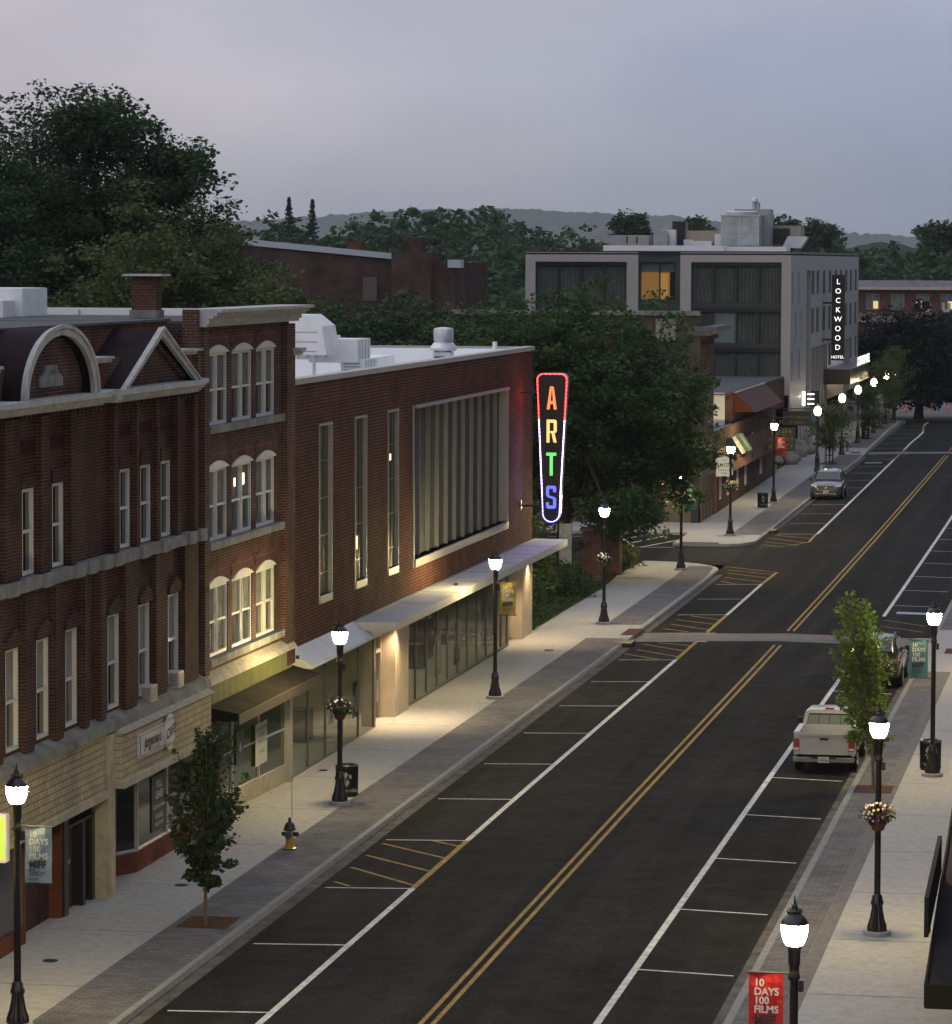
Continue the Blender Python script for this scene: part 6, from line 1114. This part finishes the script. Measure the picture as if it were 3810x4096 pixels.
for s in (-1,1):
    m=MB(); quadp(m,[(s*.825,2.15,1.1),(s*.825,3.2,1.1),(s*.735,2.98,1.5),(s*.735,2.2,1.5)]); m.build('side_window',cg,T_); MB().box(*sorted((s*.86,s*1.05)),3.15,3.25,1.08,1.26).build('door_mirror',black,T_,bevel=.02)
    for y in (.95,4.1): wheel(T_,s*.78,y,.335); 
    m=MB(); 
    for y in (.95,4.1): m.lathe([(.40,0),(.40,.012)],(s*.868,y,.40),n=22,ax='x')
    m.build('wheel_arch',black,T_)
MB().box(-.75,.75,4.88,4.95,.45,.8).build('grille',chrome,T_,bevel=.01); MB().box(-.7,.7,.3,4.7,.30,.42).build('underbody',black,T_)
def setcar(o,x,y,rz,sl=0): o.location=(x,y,(road(x,y)+.005)); o.rotation_euler=(sl,0,rz)
setcar(T_,4.62,107.2,0)
# SUV body shared by the two cars, front at y=0, facing -y
def suv(nm,lb,cat,paint,L_=4.75,W_=.96,H_=1.72):
    t=thing(nm,lb,cat,(0,0,0)); 
    def h(w_,zb,zs,zt,crown=.03): return [(0,zb),(w_*.86,zb),(w_*.97,zb+.14),(w_,(zb+zs)/2+.05),(w_*.985,zs-.06),(w_*.90,zs),(w_*.5,zt),(0,zt+crown*.3)]
    b=loft([(0.02,h(W_*.72,.30,.78,.80)),(.08,h(W_*.90,.24,.86,.90)),(.35,h(W_*.98,.22,.95,1.02)),(1.0,h(W_,.22,1.03,1.10)),(1.35,h(W_,.22,1.06,1.12)),(2.4,h(W_,.22,1.08,1.10)),(3.8,h(W_,.22,1.10,1.11)),(4.45,h(W_*.98,.26,1.08,1.10)),(L_-.05,h(W_*.93,.36,1.00,1.05)),(L_,h(W_*.80,.42,.95,1.0))]); softbuild(b,'body',paint,t,1)
    g=lambda y,wb,wt,zb,zt:(y,[(0,zb),(wb,zb),((wb+wt)/2+.02,(zb+zt)/2),(wt,zt-.05),(wt*.9,zt),(0,zt+.02)])
    gh=loft([g(1.2,.80,.78,1.02,1.10),g(1.95,.85,.66,1.02,H_-.1),g(2.3,.86,.67,1.02,H_-.02),g(3.3,.86,.67,1.02,H_),g(4.15,.84,.65,1.02,H_-.05),g(4.6,.80,.70,1.02,1.28)]); gh.build('roof',paint,t,smooth=True)
    m=MB(); quadp(m,[(.74,1.24,1.135),(-.74,1.24,1.135),(-.62,1.90,H_-.15),(.62,1.90,H_-.15)],.05); m.build('windscreen',cg,t)
    m=MB(); quadp(m,[(-.66,4.63,1.25),(.66,4.63,1.25),(.58,4.25,H_-.12),(-.58,4.25,H_-.12)],.05); m.build('rear_window',cg,t)
    for s in (-1,1):
        m=MB(); quadp(m,[(s*.885,1.55,1.13),(s*.885,2.75,1.13),(s*.735,2.75,H_-.14),(s*.735,2.05,H_-.14)],.012); quadp(m,[(s*.885,2.84,1.13),(s*.875,4.2,1.14),(s*.735,4.0,H_-.16),(s*.735,2.84,H_-.14)],.012); m.build('side_window',cg,t)
        MB().box(*sorted((s*.92,s*1.14)),1.55,1.68,1.05,1.22).build('door_mirror',black,t,bevel=.03)
        m=MB()
        for y in (.92,3.75): m.lathe([(.42,0),(.42,.012)],(s*(W_+.004),y,.38),n=24,ax='x')
        m.build('wheel_arch',black,t)
        for y in (.92,3.75): wheel(t,s*(W_-.09),y,.36)
        m=MB(); quadp(m,[(s*.50,.015,.80),(s*.88,.16,.80),(s*.90,.22,.92),(s*.52,.04,.88)],.02); m.build('headlamp',headm,t)
        m=MB(); quadp(m,[(s*.62,L_+.01,.86),(s*.93,L_-.2,.86),(s*.90,L_-.2,1.06),(s*.62,L_-.02,1.04)],.02); m.build('tail_lamp',tail,t)
        MB().tube([(s*.62,2.1,H_+.0),(s*.6,4.0,H_+.0)],.025,5).build('roof_rail',black,t)
    m=MB(); quadp(m,[(-.48,-.005,.60),(.48,-.005,.60),(.52,.03,.86),(-.52,.03,.86)],.025); gr=m.build('grille',mat('grille_dark',(.04,.04,.042),.4),t); MB().tube([(-.50,-.04,.60),(-.56,-.02,.74),(-.50,0,.88),(.50,0,.88),(.56,-.02,.74),(.50,-.04,.60),(-.50,-.04,.60)],.015,5).lathe([(.07,0),(.07,.02)],(0,-.055,.74),n=16,ax='y').build('grille_trim',chrome,gr)
    MB().box(-.62,.62,-.035,.03,.36,.40).build('bumper_bar',chrome,t,bevel=.01); MB().box(-.80,.80,-.01,.2,.24,.35).build('lower_intake',black,t)
    p=MB().box(-.155,.155,-.065,-.04,.42,.56).build('front_plate',platem,t); text('9214 KD',.085,p,vinb,(0,-.068,.45),(1,0,0),(0,0,1),bold=.02,sx=.8) if nm=='parked_car' else None
    p=MB().box(-.155,.155,L_+.005,L_+.03,.68,.82).build('rear_plate',platem,t)
    MB().box(-.55,.55,L_-.0,L_+.03,.38,.5).build('rear_bumper_strip',black,t); MB().lathe([(.03,0),(.01,.07)],(0,3.9,H_),n=8).build('aerial_fin',black,t); return t
c1=suv('parked_car','slate grey SUV facing the camera by the kerb in front of the tavern','car',mat('slate_paint',(.09,.105,.14),.3,metal=.55,coat=.8)); setcar(c1,-4.93,225.2,0)
c2=suv('parked_suv','black SUV seen from behind, half hidden by the bright sapling','car',mat('dark_paint',(.04,.037,.035),.28,metal=.4,coat=.8)); setcar(c2,4.5,133.9,math.pi)
# ------------------------------------------------------------ right edge: black canopy and its sign
cn=thing('black_canopy','black flat canopy jutting over the right pavement at the picture edge','canopy',(11,72,3))
MB().hexa([(10.0,62.2,3.0),(13,62.2,3.0),(13,84,3.0),(9.42,84,3.0)],[(9.99,62.2,3.12),(13,62.2,3.12),(13,84,3.12),(9.41,84,3.12)]).build('deck',mat('canopy_black',(.014,.014,.015),.9,var=.3,vs=2),cn); MB().hexa([(9.97,62.1,2.78),(13,62.1,2.78),(13,62.2,2.78),(9.97,62.2,2.78)],[(9.97,62.1,3.18),(13,62.1,3.18),(13,62.2,3.18),(9.97,62.2,3.18)]).hexa([(9.95,62.2,2.78),(9.99,62.2,2.78),(9.43,84,2.78),(9.39,84,2.78)],[(9.95,62.2,3.18),(9.99,62.2,3.18),(9.43,84,3.18),(9.39,84,3.18)]).build('fascia',mat('matte_black',(.012,.012,.012),.9),cn)
sg_=thing('black_sign_board','thin black sign board standing on edge along the black canopy','sign',(9.7,70,3.6)); MB().hexa([(9.72,66.3,3.22),(9.80,66.3,3.22),(9.66,73.6,3.22),(9.58,73.6,3.22)],[(9.72,66.3,3.93),(9.80,66.3,3.93),(9.66,73.6,3.93),(9.58,73.6,3.93)]).build('board',mat('board_edge',(.018,.02,.024),.85),sg_); MB().box(9.7,9.75,68,68.1,3.0,3.3).box(9.6,9.66,72,72.1,3.0,3.3).build('feet',black,sg_)
# ------------------------------------------------------------ far junction: barricades, cones, kerb rail
bw_=mat('barrier_white',(.6,.58,.55),.6); bo_=mat('barrier_orange',(.55,.10,.03),.6)
for i,(x,y) in enumerate(((-8.9,345),(-8.3,347),(-7.4,345.4),(-6.9,347.5))):
    b=thing('road_barricade',['leftmost striped barricade at the far junction','second striped barricade at the far junction','third striped barricade at the far junction','rightmost striped barricade at the far junction'][i],'barricade',(x,y,1.47),'striped barricades at the far junction')
    w2=.8 if i in (0,2) else .6
    for k,z in enumerate((2.25,1.85)):
        f=MB().box(x-w2,x+w2,y-.02,y+.02,z-.12,z+.12).build('board',bw_,b); m=MB()
        for j in np.arange(-w2+.1,w2-.2,.36): m.add([(x+j,y-.024,z-.12),(x+j+.16,y-.024,z-.12),(x+j+.28,y-.024,z+.12),(x+j+.12,y-.024,z+.12)],[(0,1,2,3)])
        m.build('stripes',bo_,f)
    for s in (-1,1): MB().box(x+s*w2*.8-.03,x+s*w2*.8+.03,y-.2,y+.2,1.47,1.53).box(x+s*w2*.8-.03,x+s*w2*.8+.03,y-.0,y+.06,1.53,2.3).build('leg',bw_,b)
Cn=proto('traffic_cone','traffic cone','traffic cone','orange traffic cones at the far junction'); MB().box(-.2,.2,-.2,.2,0,.04).lathe([(.15,.04),(.10,.3)],n=14).lathe([(.085,.42),(.03,.72)],n=14).build('cone_body',mat('cone_orange',(.75,.12,.04),.5),Cn); MB().lathe([(.10,.3),(.085,.42)],n=14).build('collar',bw_,Cn); reg(Cn)
for i,(x,y,lb) in enumerate(((-7.3,343.5,'orange cone in front of the striped barricades'),(-5.2,347.6,'orange cone right of the large street tree trunk'),(-3.75,350,'orange cone at the far right under the dark crown'),(-9.4,343,'orange cone left of the striped barricades'))): place(Cn if i==0 else copy_tree(Cn),(x,y,1.47),0,lb)
rl=thing('red_fence','low reddish railing beyond the last tree guards','fence',(-10.5,328,1.4)); m=MB()
for x in np.arange(-12.6,-8.7,.16): m.box(x,x+.05,328,328.05,1.35,2.35)
m.build('pickets',mat('fence_red',(.26,.09,.06),.7),rl); MB().box(-12.6,-8.7,327.98,328.07,2.3,2.42).box(-12.6,-8.7,327.9,328.1,1.3,1.5).build('rails',mat('fence_pale',(.35,.3,.27),.8),rl)
# ------------------------------------------------------------ haze
hz=MB().box(-3200,1300,-4,8200,-2,160).build('haze',mat('x',(1,1,1)),kind='stuff'); hz['label']='thin pale evening haze over the town and hills'
hm_=bpy.data.materials.new('haze'); hm_.use_nodes=True; t=hm_.node_tree; t.nodes.remove(t.nodes['Principled BSDF']); vn=t.nodes.new('ShaderNodeVolumePrincipled'); vn.inputs['Color'].default_value=(.86,.92,1,1); vn.inputs['Density'].default_value=.00007; vn.inputs['Anisotropy'].default_value=.0
t.links.new(vn.outputs[0],t.nodes['Material Output'].inputs['Volume']); hz.data.materials.clear(); hz.data.materials.append(hm_)
# ------------------------------------------------------------ the facing side of the street, outside the picture (shades and is mirrored in the shopfronts)
for (a,b,h,lb) in ((28,62,10.5,'plain brick block opposite the gabled block, outside the frame'),(62.3,98,12,'three-storey brick block opposite the cafe, outside the frame'),(98.3,139,10.5,'long two-storey brick block opposite the arts building, outside the frame'),(152,205,11,'brick block opposite the corner pub, outside the frame'),(205.3,320,9.5,'long low brick block opposite the hotel, outside the frame')):
    t=thing('brick_building',lb,'building',(14,(a+b)/2,walk(a))); fo=lambda u,v,w:(14-w,-u,v); ops=[(-y-1.3,-y,z,z+1.9) for y in np.arange(a+1.5,b-2,3.2) for z in (5.2,8.2) if z+2.2<h]
    m=MB(); wallmesh(m,fo,-b,-a,.2,h,ops,.25); m.box(14.3,27,a,b,0,h-.1); m.build('wall',bB,t); m=MB()
    for o in ops: m.poly([fo(o[0],o[2],-.2),fo(o[1],o[2],-.2),fo(o[1],o[3],-.2),fo(o[0],o[3],-.2)])
    m.box(13.95,13.99,a+.5,b-.5,.9,3.6); m.build('glass',gdark,t)
